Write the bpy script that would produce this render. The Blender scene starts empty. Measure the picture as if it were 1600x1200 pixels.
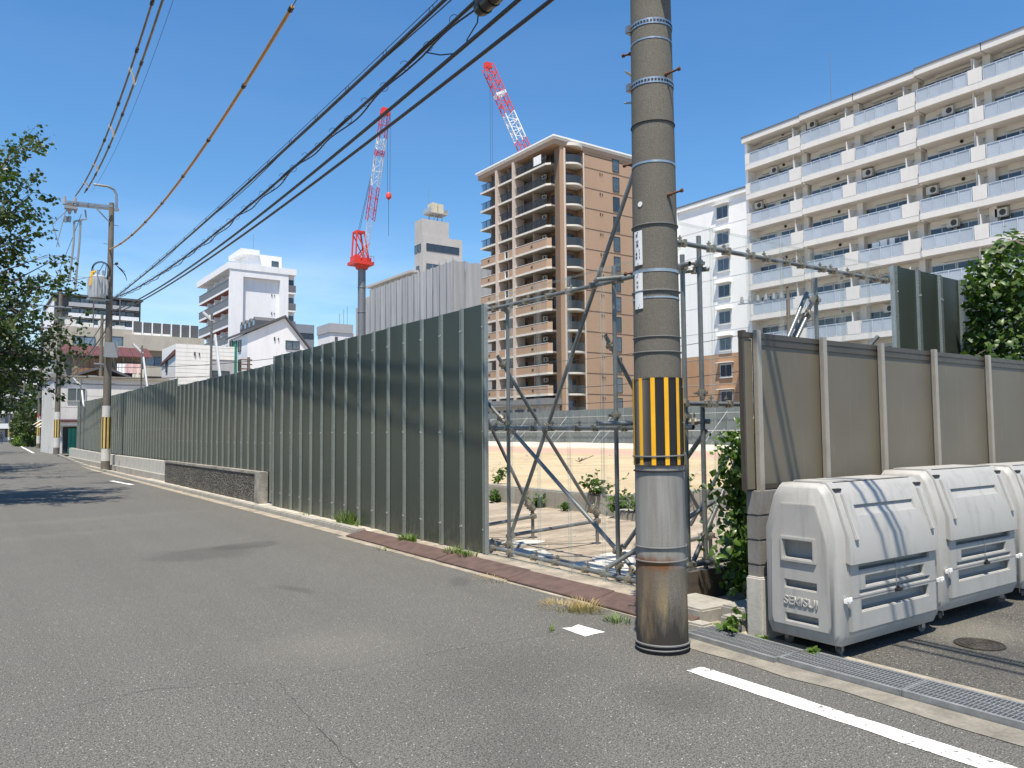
import bpy, bmesh, math, random
import numpy as np
from math import sin, cos, tan, atan, atan2, radians, pi, sqrt, hypot
from mathutils import Vector, Matrix

scene = bpy.context.scene
COL = scene.collection
RN = random.Random(11)

# ------------------------------------------------------------------ camera
FPX, HY, YAW, ROLL, EYE = 1220.0, 675.0, radians(35.2), radians(.43), 1.6
PIT = atan((HY - 600) / FPX)
FW = Vector((sin(YAW) * cos(PIT), cos(YAW) * cos(PIT), sin(PIT)))
_r0 = Vector((cos(YAW), -sin(YAW), 0)); _u0 = _r0.cross(FW)
RT = _r0 * cos(ROLL) - _u0 * sin(ROLL); UP = _u0 * cos(ROLL) + _r0 * sin(ROLL)
CAM = Vector((0, 0, EYE))
cd = bpy.data.cameras.new('camera'); cam = bpy.data.objects.new('camera', cd); COL.objects.link(cam)
m3 = Matrix((RT, UP, -FW)).transposed()
cam.matrix_world = Matrix.Translation(CAM) @ m3.to_4x4()
cd.sensor_width = 36; cd.lens = FPX / 1600 * 36; cd.clip_start = .05; cd.clip_end = 3000
scene.camera = cam

def W(x, y, X=None, Y=None, Z=None, d=None):
    """real-world point where a surveyed sight line meets a plane (X, Y, Z) or a distance d"""
    v = FW + RT * ((x - 800) / FPX) + UP * ((600 - y) / FPX)
    t = X / v.x if X is not None else Y / v.y if Y is not None else (Z - EYE) / v.z if Z is not None else d
    return CAM + v * t

# ------------------------------------------------------------------ world, sun, exposure
SUN = Vector((-.27, -.29, 1)).normalized()
w = bpy.data.worlds.new('World'); scene.world = w; w.use_nodes = True
nt = w.node_tree; nt.nodes.clear(); N = nt.nodes.new; L = nt.links.new
sky = N('ShaderNodeTexSky'); sky.sky_type = 'NISHITA'; sky.sun_disc = False
sky.sun_elevation = math.asin(SUN.z); sky.sun_rotation = atan2(SUN.x, SUN.y)
sky.altitude = 0; sky.air_density = 1.15; sky.dust_density = .25; sky.ozone_density = 4.2
tc = N('ShaderNodeTexCoord'); mp = N('ShaderNodeMapping'); mp.inputs['Scale'].default_value = (1.1, 1.1, 5.5)
nz = N('ShaderNodeTexNoise'); nz.inputs['Scale'].default_value = 1.9; nz.inputs['Detail'].default_value = 7; nz.inputs['Roughness'].default_value = .56
L(tc.outputs['Generated'], mp.inputs['Vector']); L(mp.outputs[0], nz.inputs['Vector'])
cr = N('ShaderNodeValToRGB'); cr.color_ramp.elements[0].position = .42; cr.color_ramp.elements[1].position = .68
L(nz.outputs['Fac'], cr.inputs[0])
sep = N('ShaderNodeSeparateXYZ'); L(tc.outputs['Generated'], sep.inputs[0])
el = N('ShaderNodeMapRange'); el.inputs['From Min'].default_value = .27; el.inputs['From Max'].default_value = .05
el.inputs['To Min'].default_value = 0.02; el.inputs['To Max'].default_value = .8; L(sep.outputs['Z'], el.inputs['Value'])
mu = N('ShaderNodeMath'); mu.operation = 'MULTIPLY'; L(cr.outputs[0], mu.inputs[0]); L(el.outputs[0], mu.inputs[1])
mx = N('ShaderNodeMix'); mx.data_type = 'RGBA'; L(mu.outputs[0], mx.inputs['Factor'])
hs = N('ShaderNodeHueSaturation'); hs.inputs['Saturation'].default_value = 1.24; hs.inputs['Value'].default_value = 1.06; L(sky.outputs[0], hs.inputs['Color']); L(hs.outputs[0], mx.inputs[6]); mx.inputs[7].default_value = (6.2, 7.2, 8.6, 1)
bg = N('ShaderNodeBackground'); bg.inputs['Strength'].default_value = .102
wo = N('ShaderNodeOutputWorld'); L(mx.outputs[2], bg.inputs['Color']); L(bg.outputs[0], wo.inputs[0])
sd = bpy.data.lights.new('sun', 'SUN'); sd.energy = 5; sd.angle = radians(.53); sd.color = (1, .915, .78)
so = bpy.data.objects.new('sun', sd); COL.objects.link(so); so.rotation_euler = SUN.to_track_quat('Z', 'Y').to_euler(); so.location = (-8, -8, 40)
scene.view_settings.view_transform = 'Standard'; scene.view_settings.look = 'None'
scene.view_settings.gamma = 1; scene.view_settings.exposure = .68; scene.view_settings.use_curve_mapping = False
scene.render.resolution_x = 1024; scene.render.resolution_y = 768

# ------------------------------------------------------------------ materials
class NB:
    def __init__(s, name):
        s.m = bpy.data.materials.new(name); s.m.use_nodes = True; s.t = s.m.node_tree
        s.b = s.t.nodes['Principled BSDF']; s.o = s.t.nodes['Material Output']
    def n(s, typ, **k):
        n = s.t.nodes.new('ShaderNode' + typ)
        for a, v in k.items():
            if a in n.inputs: n.inputs[a].default_value = v
            else: setattr(n, a, v)
        return n
    def l(s, a, b): s.t.links.new(a, b)
    def math(s, op, a, b=None, c=None):
        n = s.n('Math', operation=op)
        for i, v in enumerate((a, b, c)):
            if v is None: continue
            if hasattr(v, 'links') or hasattr(v, 'is_linked'): s.l(v, n.inputs[i])
            else: n.inputs[i].default_value = v
        return n.outputs[0]
    def mix(s, f, a, b, bt='MIX'):
        n = s.n('Mix', data_type='RGBA', blend_type=bt)
        for k, v in ((0, f), (6, a), (7, b)):
            if hasattr(v, 'is_linked'): s.l(v, n.inputs[k])
            else: n.inputs[k].default_value = v if k == 0 else (*v, 1) if len(v) == 3 else v
        return n.outputs[2]
    def coord(s, world=False, scale=(1, 1, 1)):
        c = s.n('NewGeometry').outputs['Position'] if world else s.n('TexCoord').outputs['Object']
        mp = s.n('Mapping'); mp.inputs['Scale'].default_value = scale; s.l(c, mp.inputs['Vector']); return mp.outputs[0]
    def noise(s, vec, scale, detail=4, rough=.55):
        n = s.n('TexNoise', Scale=scale, Detail=detail, Roughness=rough); s.l(vec, n.inputs['Vector']); return n.outputs['Fac']
    def ramp(s, f, a, b, lo=0., hi=1.):
        n = s.n('MapRange'); s.l(f, n.inputs['Value'])
        for k, v in (('From Min', a), ('From Max', b), ('To Min', lo), ('To Max', hi)): n.inputs[k].default_value = v
        return n.outputs[0]
    def bump(s, h, strength=.3, dist=.01):
        b = s.n('Bump', Strength=strength, Distance=dist); s.l(h, b.inputs['Height']); s.l(b.outputs[0], s.b.inputs['Normal'])
    def col(s, v):
        if hasattr(v, 'is_linked'): s.l(v, s.b.inputs['Base Color'])
        else: s.b.inputs['Base Color'].default_value = (*v, 1)

MATS = {}
def pm(name, c, rough=.6, metal=0., var=.12, scale=3., bump=0., bscale=40., world=False, stretch=(1, 1, 1), c2=None, spec=.5, rnd=0., grime=0.):
    """procedural paint / concrete / metal: two-scale tone noise, streaks, optional bump and per-object shift"""
    if name in MATS: return MATS[name]
    b = NB(name); v = b.coord(world, stretch)
    n1 = b.noise(v, scale, 5); n2 = b.noise(v, scale * 9, 3)
    f = b.ramp(b.math('ADD', b.math('MULTIPLY', n1, .65), b.math('MULTIPLY', n2, .35)), .33, .67)
    lo = tuple(x * (1 - var) for x in c); hi = c2 or tuple(min(1, x * (1 + var)) for x in c)
    col = b.mix(f, lo, hi)
    if grime:
        g = b.noise(b.coord(world, (stretch[0] * 2.2, stretch[1] * 2.2, stretch[2] * .22)), scale * 1.6, 5, .6)
        col = b.mix(b.ramp(g, .5, .72, 0, grime), col, tuple(x * .45 for x in c))
    if rnd:
        o = b.n('ObjectInfo').outputs['Random']; col = b.mix(b.ramp(o, 0, 1, 0, rnd), col, tuple(x * .55 for x in c))
    b.col(col); b.b.inputs['Metallic'].default_value = metal
    b.l(b.ramp(n2, .3, .7, max(.03, rough - .08), min(1, rough + .08)), b.b.inputs['Roughness'])
    b.b.inputs['Specular IOR Level'].default_value = spec
    if bump: b.bump(b.noise(v, bscale, 4), bump, .01)
    MATS[name] = b.m; return b.m

def glass(name, tint=(.03, .04, .05), rough=.06):
    if name in MATS: return MATS[name]
    b = NB(name); r = b.n('ObjectInfo').outputs['Random']
    n = b.noise(b.coord(False), 2.2, 2)
    b.col(b.mix(b.math('MULTIPLY', r, n), tint, tuple(min(1, x * 4.5 + .04) for x in tint)))
    b.b.inputs['Roughness'].default_value = rough; b.b.inputs['Specular IOR Level'].default_value = .8
    MATS[name] = b.m; return b.m

# ------------------------------------------------------------------ mesh building
class MB:
    def __init__(s): s.v = []; s.f = []; s.mi = []; s.k = 0
    def add(s, vs, fs):
        o = len(s.v); s.v += [tuple(p) for p in vs]; s.f += [tuple(i + o for i in f) for f in fs]; s.mi += [s.k] * len(fs); return s
    def box(s, a, b):
        (x0, y0, z0), (x1, y1, z1) = a, b
        return s.add([(x0, y0, z0), (x1, y0, z0), (x1, y1, z0), (x0, y1, z0), (x0, y0, z1), (x1, y0, z1), (x1, y1, z1), (x0, y1, z1)],
                     [(0, 3, 2, 1), (4, 5, 6, 7), (0, 1, 5, 4), (1, 2, 6, 5), (2, 3, 7, 6), (3, 0, 4, 7)])
    def prism(s, pts, ax, h0, h1):
        """polygon pts in the plane normal to axis ax (0,1,2), extruded from h0 to h1"""
        def p3(p, h):
            q = list(p); q.insert(ax, h); return q
        n = len(pts); return s.add([p3(p, h0) for p in pts] + [p3(p, h1) for p in pts],
            [tuple(range(n))[::-1], tuple(range(n, 2 * n))] + [(i, (i + 1) % n, n + (i + 1) % n, n + i) for i in range(n)])
    def tube(s, path, r, n=8, caps=True):
        path = [Vector(p) for p in path]; rs = r if isinstance(r, (list, tuple)) else [r] * len(path)
        t0 = (path[1] - path[0]).normalized(); ref = Vector((0, 0, 1)) if abs(t0.z) < .9 else Vector((1, 0, 0))
        vs = []; u = None
        for i, p in enumerate(path):
            t = (path[min(i + 1, len(path) - 1)] - path[max(i - 1, 0)]).normalized()
            u = (ref if u is None else u); u = (u - t * u.dot(t)).normalized(); v = t.cross(u)
            vs += [p + (u * cos(2 * pi * k / n) + v * sin(2 * pi * k / n)) * rs[i] for k in range(n)]
        fs = [(i * n + k, i * n + (k + 1) % n, (i + 1) * n + (k + 1) % n, (i + 1) * n + k) for i in range(len(path) - 1) for k in range(n)]
        if caps: fs += [tuple(range(n))[::-1], tuple(range((len(path) - 1) * n, len(path) * n))]
        return s.add(vs, fs)
    def bar(s, a, b, w, h=None):
        a, b = Vector(a), Vector(b); t = (b - a).normalized(); h = h or w
        ref = Vector((0, 0, 1)) if abs(t.z) < .95 else Vector((0, 1, 0))
        u = t.cross(ref).normalized() * (w / 2); v = u.cross(t).normalized() * (h / 2)
        vs = [p + sx * u + sy * v for p in (a, b) for sx, sy in ((-1, -1), (1, -1), (1, 1), (-1, 1))]
        return s.add(vs, [(0, 1, 2, 3)[::-1], (4, 5, 6, 7), (0, 1, 5, 4), (1, 2, 6, 5), (2, 3, 7, 6), (3, 0, 4, 7)])
    def ring(s, c, r, tr, z0=None, n=24, m=6, tilt=0.):
        path = [(c[0] + r * cos(a), c[1] + r * sin(a), c[2] + tilt * r * cos(a)) for a in (2 * pi * i / n for i in range(n + 1))]
        return s.tube(path, tr, m, False)
    def band(s, c, r, z0, z1, n=28):
        vs = [(c[0] + r * cos(2 * pi * i / n), c[1] + r * sin(2 * pi * i / n), z) for z in (z0, z1) for i in range(n)]
        return s.add(vs, [(i, (i + 1) % n, n + (i + 1) % n, n + i) for i in range(n)])
    def sheet(s, pts): return s.add(pts, [tuple(range(len(pts)))])
    def mesh(s, name, mats, smooth=False, bevel=0):
        me = bpy.data.meshes.new(name); me.from_pydata(s.v, [], s.f)
        for m in (mats if isinstance(mats, (list, tuple)) else [mats]): me.materials.append(m)
        if any(s.mi): me.polygons.foreach_set('material_index', s.mi)
        bm = bmesh.new(); bm.from_mesh(me)
        bmesh.ops.recalc_face_normals(bm, faces=bm.faces)
        if bevel: bmesh.ops.bevel(bm, geom=[e for e in bm.edges if e.is_manifold and e.calc_face_angle(0) > .5], offset=bevel, segments=2, affect='EDGES', clamp_overlap=True)
        bm.to_mesh(me); bm.free()
        if smooth:
            me.shade_smooth()
            me.set_sharp_from_angle(angle=radians(38))
        me.update(); return me

def link(name, me, parent=None, loc=(0, 0, 0), rz=0., rot=None, sc=None):
    o = bpy.data.objects.new(name, me); COL.objects.link(o); o.location = loc
    o.rotation_euler = rot if rot else (0, 0, rz)
    if sc: o.scale = sc
    if parent: o.parent = parent
    return o
def part(name, mb, mats, parent, smooth=False, bevel=0, **k): return link(name, mb.mesh(name, mats, smooth, bevel), parent, **k)
def tag(o, label, cat, group=None, kind=None):
    o['label'] = label; o['category'] = cat
    if group: o['group'] = group
    if kind: o['kind'] = kind
    return o
def thing(name, label, cat, loc=(0, 0, 0), rz=0., group=None):
    o = bpy.data.objects.new(name, None); COL.objects.link(o); o.location = loc; o.rotation_euler = (0, 0, rz); o.empty_display_size = .2
    return tag(o, label, cat, group)
def struct(name, mb, mats, smooth=False, label=None):
    o = part(name, mb, mats, None, smooth); o['kind'] = 'structure'
    if label: o['label'] = label
    return o
KIDS = {}
def copy_tree(o, parent=None, **k):
    kids = [c for c in bpy.data.objects if c.parent == o]
    c = o.copy(); COL.objects.link(c); c.parent = parent
    for a, v in k.items(): setattr(c, a, v)
    for q in kids: copy_tree(q, c)
    return c
def text_mesh(body, size, depth, mat, align='CENTER'):
    cu = bpy.data.curves.new('lettering', 'FONT'); cu.body = body; cu.size = size; cu.extrude = depth; cu.align_x = align; cu.align_y = 'CENTER'
    if depth > .003: cu.bevel_depth = .002
    o = bpy.data.objects.new('lettering', cu); COL.objects.link(o)
    dg = bpy.context.evaluated_depsgraph_get(); me = bpy.data.meshes.new_from_object(o.evaluated_get(dg))
    bpy.data.objects.remove(o); me.materials.clear(); me.materials.append(mat); return me

# palette
M_conc = pm('concrete', (.30, .285, .25), .85, var=.22, scale=2.5, bump=.25, grime=.5)
M_concw = pm('pale_concrete', (.42, .40, .36), .85, var=.18, scale=3, bump=.2, grime=.35)
M_black = pm('black_rubber', (.012, .012, .013), .55, var=.2)
M_cable = pm('cable_black', (.013, .014, .018), .42, var=.2)
M_galv = pm('galvanised_pipe', (.20, .205, .20), .4, .45, var=.15, scale=2.5)
M_steel = pm('dull_steel', (.33, .34, .35), .42, .8, var=.15, scale=8)
M_rust = pm('rusty_iron', (.13, .06, .035), .8, .2, var=.4, scale=14, bump=.4)
M_clamp = pm('clamp_steel', (.30, .25, .18), .5, .7, var=.2, scale=12, c2=(.40, .37, .31))
M_white = pm('white_paint', (.78, .78, .76), .55, var=.05, grime=.12)
# ================================================================== ground, road
def zr(y):                                   # the street climbs a little past the fence
    t = min(1, max(0, (y - 40) / 20)); return .35 * t * t * (3 - 2 * t) + (.05 * min(1, max(0, (y - 60) / 90)))

def sand_mat():
    b = NB('sand'); v = b.coord(True); n = b.noise(v, .5, 6, .6); f = b.noise(v, 7, 5, .65); g = b.noise(b.coord(True, (.25, 1.2, 1)), 1.1, 5)
    c = b.mix(b.ramp(n, .3, .7), (.37, .285, .165), (.52, .415, .26)); c = b.mix(b.ramp(f, .45, .7, 0, .55), c, (.30, .24, .16)); c = b.mix(b.ramp(g, .5, .7, 0, .4), c, (.54, .46, .33))
    s = b.n('SeparateXYZ'); b.l(b.n('NewGeometry').outputs['Position'], s.inputs[0]); x = b.math('ADD', s.outputs[0], b.math('MULTIPLY', n, 5.))
    c = b.mix(b.math('MULTIPLY', b.ramp(x, 27, 29.5), b.ramp(x, 36, 33)), c, (.44, .29, .22)); c = b.mix(b.ramp(x, 35, 37.5, 0, .9), c, (.56, .50, .42)); b.col(c)
    b.b.inputs['Roughness'].default_value = .95; b.bump(b.math('ADD', f, n), .8, .05); return b.m
def asphalt(name, base, stains=(), warm=0.):
    b = NB(name); v = b.coord(True)
    big = b.noise(v, .35, 5); mid = b.noise(v, 2.3, 5, .6); fine = b.noise(v, 46, 3, .75); grit = b.noise(v, 120, 2, .6)
    vo = b.n('TexVoronoi', Scale=85.); b.l(v, vo.inputs['Vector'])
    c = b.mix(b.ramp(big, .3, .7), tuple(x * .84 for x in base), tuple(x * 1.12 for x in base))
    c = b.mix(b.ramp(mid, .35, .65, 0, .4), c, (base[0] * .72, base[1] * .73, base[2] * .75))
    trk = b.noise(b.coord(True, (1.5, .05, 1)), 1.0, 4, .6); c = b.mix(b.ramp(trk, .42, .62, 0, .3), c, tuple(x * 1.28 for x in base)); c = b.mix(b.ramp(trk, .5, .34, 0, .25), c, tuple(x * .7 for x in base))
    c = b.mix(b.ramp(fine, .43, .57, 0, .85), c, tuple(x * .42 for x in base))
    c = b.mix(b.ramp(grit, .5, .64, 0, .9), c, (base[0] * 2.1, base[1] * 2.08, base[2] * 1.96))
    sp = b.n('SeparateColor'); b.l(vo.outputs['Color'], sp.inputs[0])
    pick = b.math('MULTIPLY', b.math('GREATER_THAN', sp.outputs[0], .962), b.ramp(vo.outputs['Distance'], .42, .3))
    c = b.mix(b.math('MULTIPLY', pick, .8), c, (.46, .44, .40))
    dk = b.math('MULTIPLY', b.math('LESS_THAN', sp.outputs[1], .06), b.ramp(vo.outputs['Distance'], .5, .3))
    c = b.mix(b.math('MULTIPLY', dk, .8), c, (.015, .015, .016))
    geo = b.n('NewGeometry').outputs['Position']; s3 = b.n('SeparateXYZ'); b.l(geo, s3.inputs[0])
    wob = b.math('MULTIPLY', b.math('SUBTRACT', b.noise(v, 1.7, 4), .5), 1.1)
    for (cx, cy, rx, ry, ang, dark, soft) in stains:      # oil and damp patches, each with its own outline
        dx = b.math('SUBTRACT', s3.outputs[0], cx); dy = b.math('SUBTRACT', s3.outputs[1], cy)
        ca, sa = cos(ang), sin(ang)
        ux = b.math('DIVIDE', b.math('ADD', b.math('MULTIPLY', dx, ca), b.math('MULTIPLY', dy, sa)), rx)
        uy = b.math('DIVIDE', b.math('SUBTRACT', b.math('MULTIPLY', dy, ca), b.math('MULTIPLY', dx, sa)), ry)
        r = b.math('SQRT', b.math('ADD', b.math('MULTIPLY', ux, ux), b.math('MULTIPLY', uy, uy)))
        k = b.ramp(b.math('ADD', r, wob), 1 + soft, 1 - soft, 0, 1)
        c = b.mix(b.math('MULTIPLY', k, abs(dark)), c, tuple(x * .35 for x in base) if dark > 0 else (.30, .28, .22))
    b.col(c); b.b.inputs['Roughness'].default_value = .82; b.b.inputs['Specular IOR Level'].default_value = .35
    b.bump(b.math('ADD', fine, b.math('MULTIPLY', grit, .7)), .55, .006)
    return b.m
M_asph = asphalt('asphalt', (.104, .102, .094), [(2.75, 11.05, .75, .55, .2, .33, .22), (3.4, 11.45, .45, .32, .3, .36, .15), (2.85, 8.0, .3, .07, 1.9, .35, .5),
    (3.0, 4.3, .7, .45, .3, .2, .5), (2.35, 5.7, .55, .5, 0, -.09, .6), (2.4, 3.3, .45, .28, .8, .25, .5), (3.55, 3.35, .25, .3, 0, .28, .5), (1.0, 14.5, 1.6, .25, .15, -.05, .6),
    (4.6, 29.5, 1.2, .8, 0, .6, .08), (2.2, 17., 2.2, .3, .1, -.06, .6), (4.45, 7.3, .25, .12, 1, .35, .3)])
M_park = asphalt('parking_asphalt', (.078, .075, .067), [(5.9, 2.6, .5, .3, .2, .3, .5), (6.6, 3.0, .4, .3, .2, -.2, .5)])
M_ground = pm('earth', (.24, .21, .17), .95, var=.2, scale=.3, world=True)
M_sand = sand_mat()
M_soil = pm('packed_soil', (.31, .25, .185), .95, var=.45, scale=1.6, world=True, bump=.9, bscale=11, stretch=(.5, 1.6, 1), c2=(.45, .375, .29))

g = MB(); g.sheet([(-1500, -1500, -.06), (1500, -1500, -.06), (1500, 1500, -.06), (-1500, 1500, -.06)]); struct('ground', g, M_ground)
g = MB(); ys = [-25, -5] + list(range(0, 66, 3)) + [75, 90, 120, 180, 260]
xs = [-7.5, -3, 0, 2, 4, 4.98]
g.add([(x if y < 58 else (x if x < 4 else x + 3.5), y, zr(y)) for y in ys for x in xs], [(j * 6 + i, j * 6 + i + 1, j * 6 + i + 7, j * 6 + i + 6) for j in range(len(ys) - 1) for i in range(5)])
struct('road', g, M_asph)
g = MB(); g.sheet([(4.9, -25, .004), (40, -25, .004), (40, 3.9, .004), (4.9, 3.9, .004)]); struct('parking_ground', g, M_park)
g = MB(); g.sheet([(8, 57.5, .345), (30, 57.5, .345), (30, 61.5, .352), (8, 61.5, .352)]); struct('side_street', g, M_asph)
# site floor: low part near the street, raised sand behind
g = MB(); g.sheet([(5.2, 4.6, .035), (46, 4.6, .035), (46, 74, .035), (5.2, 74, .035)]); struct('site_ground', g, M_soil)
g = MB(); pts = [(10.2, 10.7), (46, 10.7), (46, 74), (10.2, 74)]
n = 26; g.add([(10.2 + 35.8 * i / n, 10.7 + 63.3 * j / n, .36 + .28 * (i / n * .5 + j / n * .5) + .03 * RN.uniform(-1, 1)) for j in range(n + 1) for i in range(n + 1)],
      [(j * (n + 1) + i, j * (n + 1) + i + 1, (j + 1) * (n + 1) + i + 1, (j + 1) * (n + 1) + i) for j in range(n) for i in range(n)])
struct('sand_terrain', g, M_sand, True)
# pale slabs lying on the site floor
M_slab = pm('slab_white', (.5, .475, .43), .9, var=.12, scale=2, world=True)
for i, (x, y, a, b, r) in enumerate([(6.9, 7.1, .75, .45, .3), (6.5, 9.0, .35, .25, -.1), (8.4, 6.2, .6, .5, .2), (6.0, 8.2, .28, .5, 0.), (6.05, 6.4, .35, .8, .05)]):
    m = MB(); q = [(a * cos(t) * RN.uniform(.8, 1.1), b * sin(t) * RN.uniform(.8, 1.1)) for t in [k * pi / 6 for k in range(12)]]
    m.prism(q, 2, 0, .012 + .002 * i); o = part('concrete_patch', m, M_slab, None, loc=(x, y, .036), rz=r); o['kind'] = 'structure'
st_ = MB()
for k in range(260):
    x, y = RN.uniform(5.9, 9.8), RN.uniform(5.3, 19)
    if RN.random() < .55: x, y = RN.uniform(10.3, 30), RN.uniform(11, 50)
    z = .04 if x < 10 else .38 + .28 * ((x - 10.2) / 71.6 + (y - 10.7) / 126.6); r = RN.uniform(.015, .05) * (1 if x < 10 else 2.2); q = [RN.uniform(.6, 1.2) for _ in range(6)]
    st_.add([(x + r * q[0], y, z), (x, y + r * q[1], z), (x - r * q[2], y, z), (x, y - r * q[3], z), (x, y, z + r * q[4] * .8)], [(0, 1, 4), (1, 2, 4), (2, 3, 4), (3, 0, 4)])
o = part('rubble', st_, pm('rubble_grey', (.34, .30, .25), .95, var=.35, world=True), None); o['kind'] = 'stuff'; o['label'] = 'scattered stones and rubble on the site floor'
# a strip of pale concrete along the foot of the fence and the kerb
m = MB(); m.box((4.98, -25, -.05), (5.14, 3.9, .008)); m.box((5.02, 3.9, -.05), (5.2, 5.0, .02))
m2 = MB(); ys_ = [4.25 - .35 * k for k in range(60)]; m2.add([(x, y, .0045) for y in ys_ for x in (4.45 + RN.uniform(-.05, .03), 4.64)], [(2 * k, 2 * k + 1, 2 * k + 3, 2 * k + 2) for k in range(59)]); struct('drain_edging', m2, pm('edging_concrete', (.19, .175, .145), .9, var=.35, scale=5, world=True, bump=.4))
struct('concrete_strip', m, pm('yellow_concrete', (.27, .24, .185), .9, var=.4, scale=4, world=True, bump=.3))
m = MB(); m.box((4.92, 11.5, -.05), (5.12, 57, .006)); m.box((4.78, 4.9, -.05), (5.2, 11.5, .007)); m.box((5.2, 4.95, -.05), (5.56, 11.4, .05))
for v in range(1): pass
struct('gutter_apron', m, pm('gutter_concrete', (.27, .235, .185), .9, var=.45, scale=3.5, world=True, bump=.35))
kb = thing('kerb', 'grey concrete kerb running along the green fence', 'kerb'); kb['kind'] = 'structure'; del kb['category']
kmesh = None
km = MB(); km.box((0, 0, -.08), (.16, 1.79, .095)); kmesh = km.mesh('kerb_stone', M_conc, bevel=.018)
y = 11.5
while y < 57: link('kerb_stone', kmesh, kb, (5.12 + RN.uniform(-.006, .006), y, RN.uniform(-.008, .004) + zr(y) * .9)); y += 1.8
m = MB(); m.box((5.28, 11.4, -.05), (5.75, 30, .06)); struct('footing_strip', m, pm('footing_concrete', (.40, .36, .30), .9, var=.45, scale=3, world=True, bump=.3))
# painted markings
M_paint = pm('road_paint', (.74, .735, .71), .75, var=.07, scale=8, world=True, bump=.3, bscale=90, grime=.2)
_b = MATS['road_paint']
def worn(mat):                                # chipped paint: the asphalt shows through in flecks
    t = mat.node_tree; p = t.nodes['Principled BSDF']; geo = t.nodes.new('ShaderNodeNewGeometry'); nz = t.nodes.new('ShaderNodeTexNoise'); nz.inputs['Scale'].default_value = 26; nz.inputs['Detail'].default_value = 7; nz.inputs['Roughness'].default_value = .75
    big = t.nodes.new('ShaderNodeTexNoise'); big.inputs['Scale'].default_value = 2.1
    ad = t.nodes.new('ShaderNodeMath'); ad.operation = 'MULTIPLY_ADD'; ad.inputs[1].default_value = .45
    mr = t.nodes.new('ShaderNodeMapRange'); mr.inputs['From Min'].default_value = .775; mr.inputs['From Max'].default_value = .83
    mx = t.nodes.new('ShaderNodeMix'); mx.data_type = 'RGBA'; mx.inputs[7].default_value = (.16, .16, .155, 1)
    src = p.inputs['Base Color'].links[0].from_socket
    for a, c in ((geo.outputs[0], nz.inputs[0]), (geo.outputs[0], big.inputs[0]), (big.outputs[0], ad.inputs[0]), (nz.outputs[0], ad.inputs[2]), (ad.outputs[0], mr.inputs[0]), (mr.outputs[0], mx.inputs[0]), (src, mx.inputs[6]), (mx.outputs[2], p.inputs['Base Color'])): t.links.new(a, c)
worn(M_paint)
def ribbon(name, a, b, w, z, mat, n=40, jit=.006):
    a, b = Vector((*a, z)), Vector((*b, z)); t = (b - a).normalized(); s = Vector((-t.y, t.x, 0)) * w / 2; m = MB(); vs = []
    for i in range(n + 1):
        p = a.lerp(b, i / n); vs += [p + s * (1 + RN.uniform(-jit, jit) / w * 2), p - s * (1 + RN.uniform(-jit, jit) / w * 2)]
    m.add(vs, [(2 * i, 2 * i + 1, 2 * i + 3, 2 * i + 2) for i in range(n)]); return struct(name, m, mat)
ribbon('white_edge_line', (4.075, 3.68), (3.88, -8), .155, .004, M_paint, 120)
m = MB(); m.sheet([(4.05, 5.06, .004), (4.04, 4.92, .004), (4.03, 4.745, .004), (4.13, 4.76, .004), (4.245, 4.755, .004), (4.235, 4.9, .004), (4.23, 5.07, .004), (4.12, 5.03, .004)]); struct('white_mark', m, M_paint)
ribbon('white_dash', (4.55, 27.6), (4.35, 30.5), .16, .004, M_paint, 6)
ribbon('white_far_line', (4.2, 64), (6.2, 120), .18, zr(90) + .012, M_paint, 6)
M_crack = pm('crack', (.045, .044, .042), .95, var=.2, world=True)
def crack(pts, w):
    m = MB(); vs = []; k = []
    for a, b in zip(pts, pts[1:]):
        for i in range(14): k.append(Vector(a).lerp(Vector(b), i / 14) + Vector((RN.uniform(-.011, .011), RN.uniform(-.011, .011))))
    k.append(Vector(pts[-1]))
    for i, p in enumerate(k):
        t = (k[min(i + 1, len(k) - 1)] - k[max(0, i - 1)]).normalized(); s = Vector((-t.y, t.x)) * w * RN.uniform(.25, 1.); vs += [(*(p + s), .0035), (*(p - s), .0035)]
    m.add(vs, [(2 * i, 2 * i + 1, 2 * i + 3, 2 * i + 2) for i in range(len(k) - 1)]); struct('road_crack', m, M_crack)
crack([(.42, 5.35), (1.0, 5.42), (1.72, 5.13)], .0022); crack([(1.72, 5.13), (2.5, 5.08), (3.4, 5.02), (4.0, 4.93)], .0022); crack([(1.72, 5.13), (1.66, 4.4), (1.58, 3.5)], .0024)

# ================================================================== steel plates over the gutter
M_plate = pm('brown_plate', (.10, .064, .053), .8, .15, var=.35, scale=7, world=True, bump=.35, bscale=60)
pw = [(11.45, 10.05, 0), (10.03, 8.62, 1), (8.6, 7.0, 2), (6.98, 5.6, 3), (5.58, 4.45, 4)]
for y0, y1, i in pw:
    dx = (.05, .02, .01, -.03, -.06)[i]; E0 = 4.86
    m = MB(); m.add([(E0 + dx, y0, .012), (5.16 + dx, y0, .075), (5.16 + dx, y1, .075), (E0 + dx, y1, .012), (E0 + dx, y0, .026), (5.16 + dx, y0, .089), (5.16 + dx, y1, .089), (E0 + dx, y1, .026)],
              [(0, 3, 2, 1), (4, 5, 6, 7), (0, 1, 5, 4), (1, 2, 6, 5), (2, 3, 7, 6), (3, 0, 4, 7)])
    o = part('kerb_ramp_plate', m, M_plate, None, bevel=.004)
    tag(o, ['brown steel ramp plate where the grey kerb stones end', 'brown steel ramp plate second after the kerb stones, beside short green weeds', 'brown steel ramp plate in front of the last green fence panel',
            'brown steel ramp plate in front of the clear fence panels, dry grass beside it', 'short brown steel ramp plate running up to the striped utility pole'][i], 'ramp plate', 'brown plates over the gutter')

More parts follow.
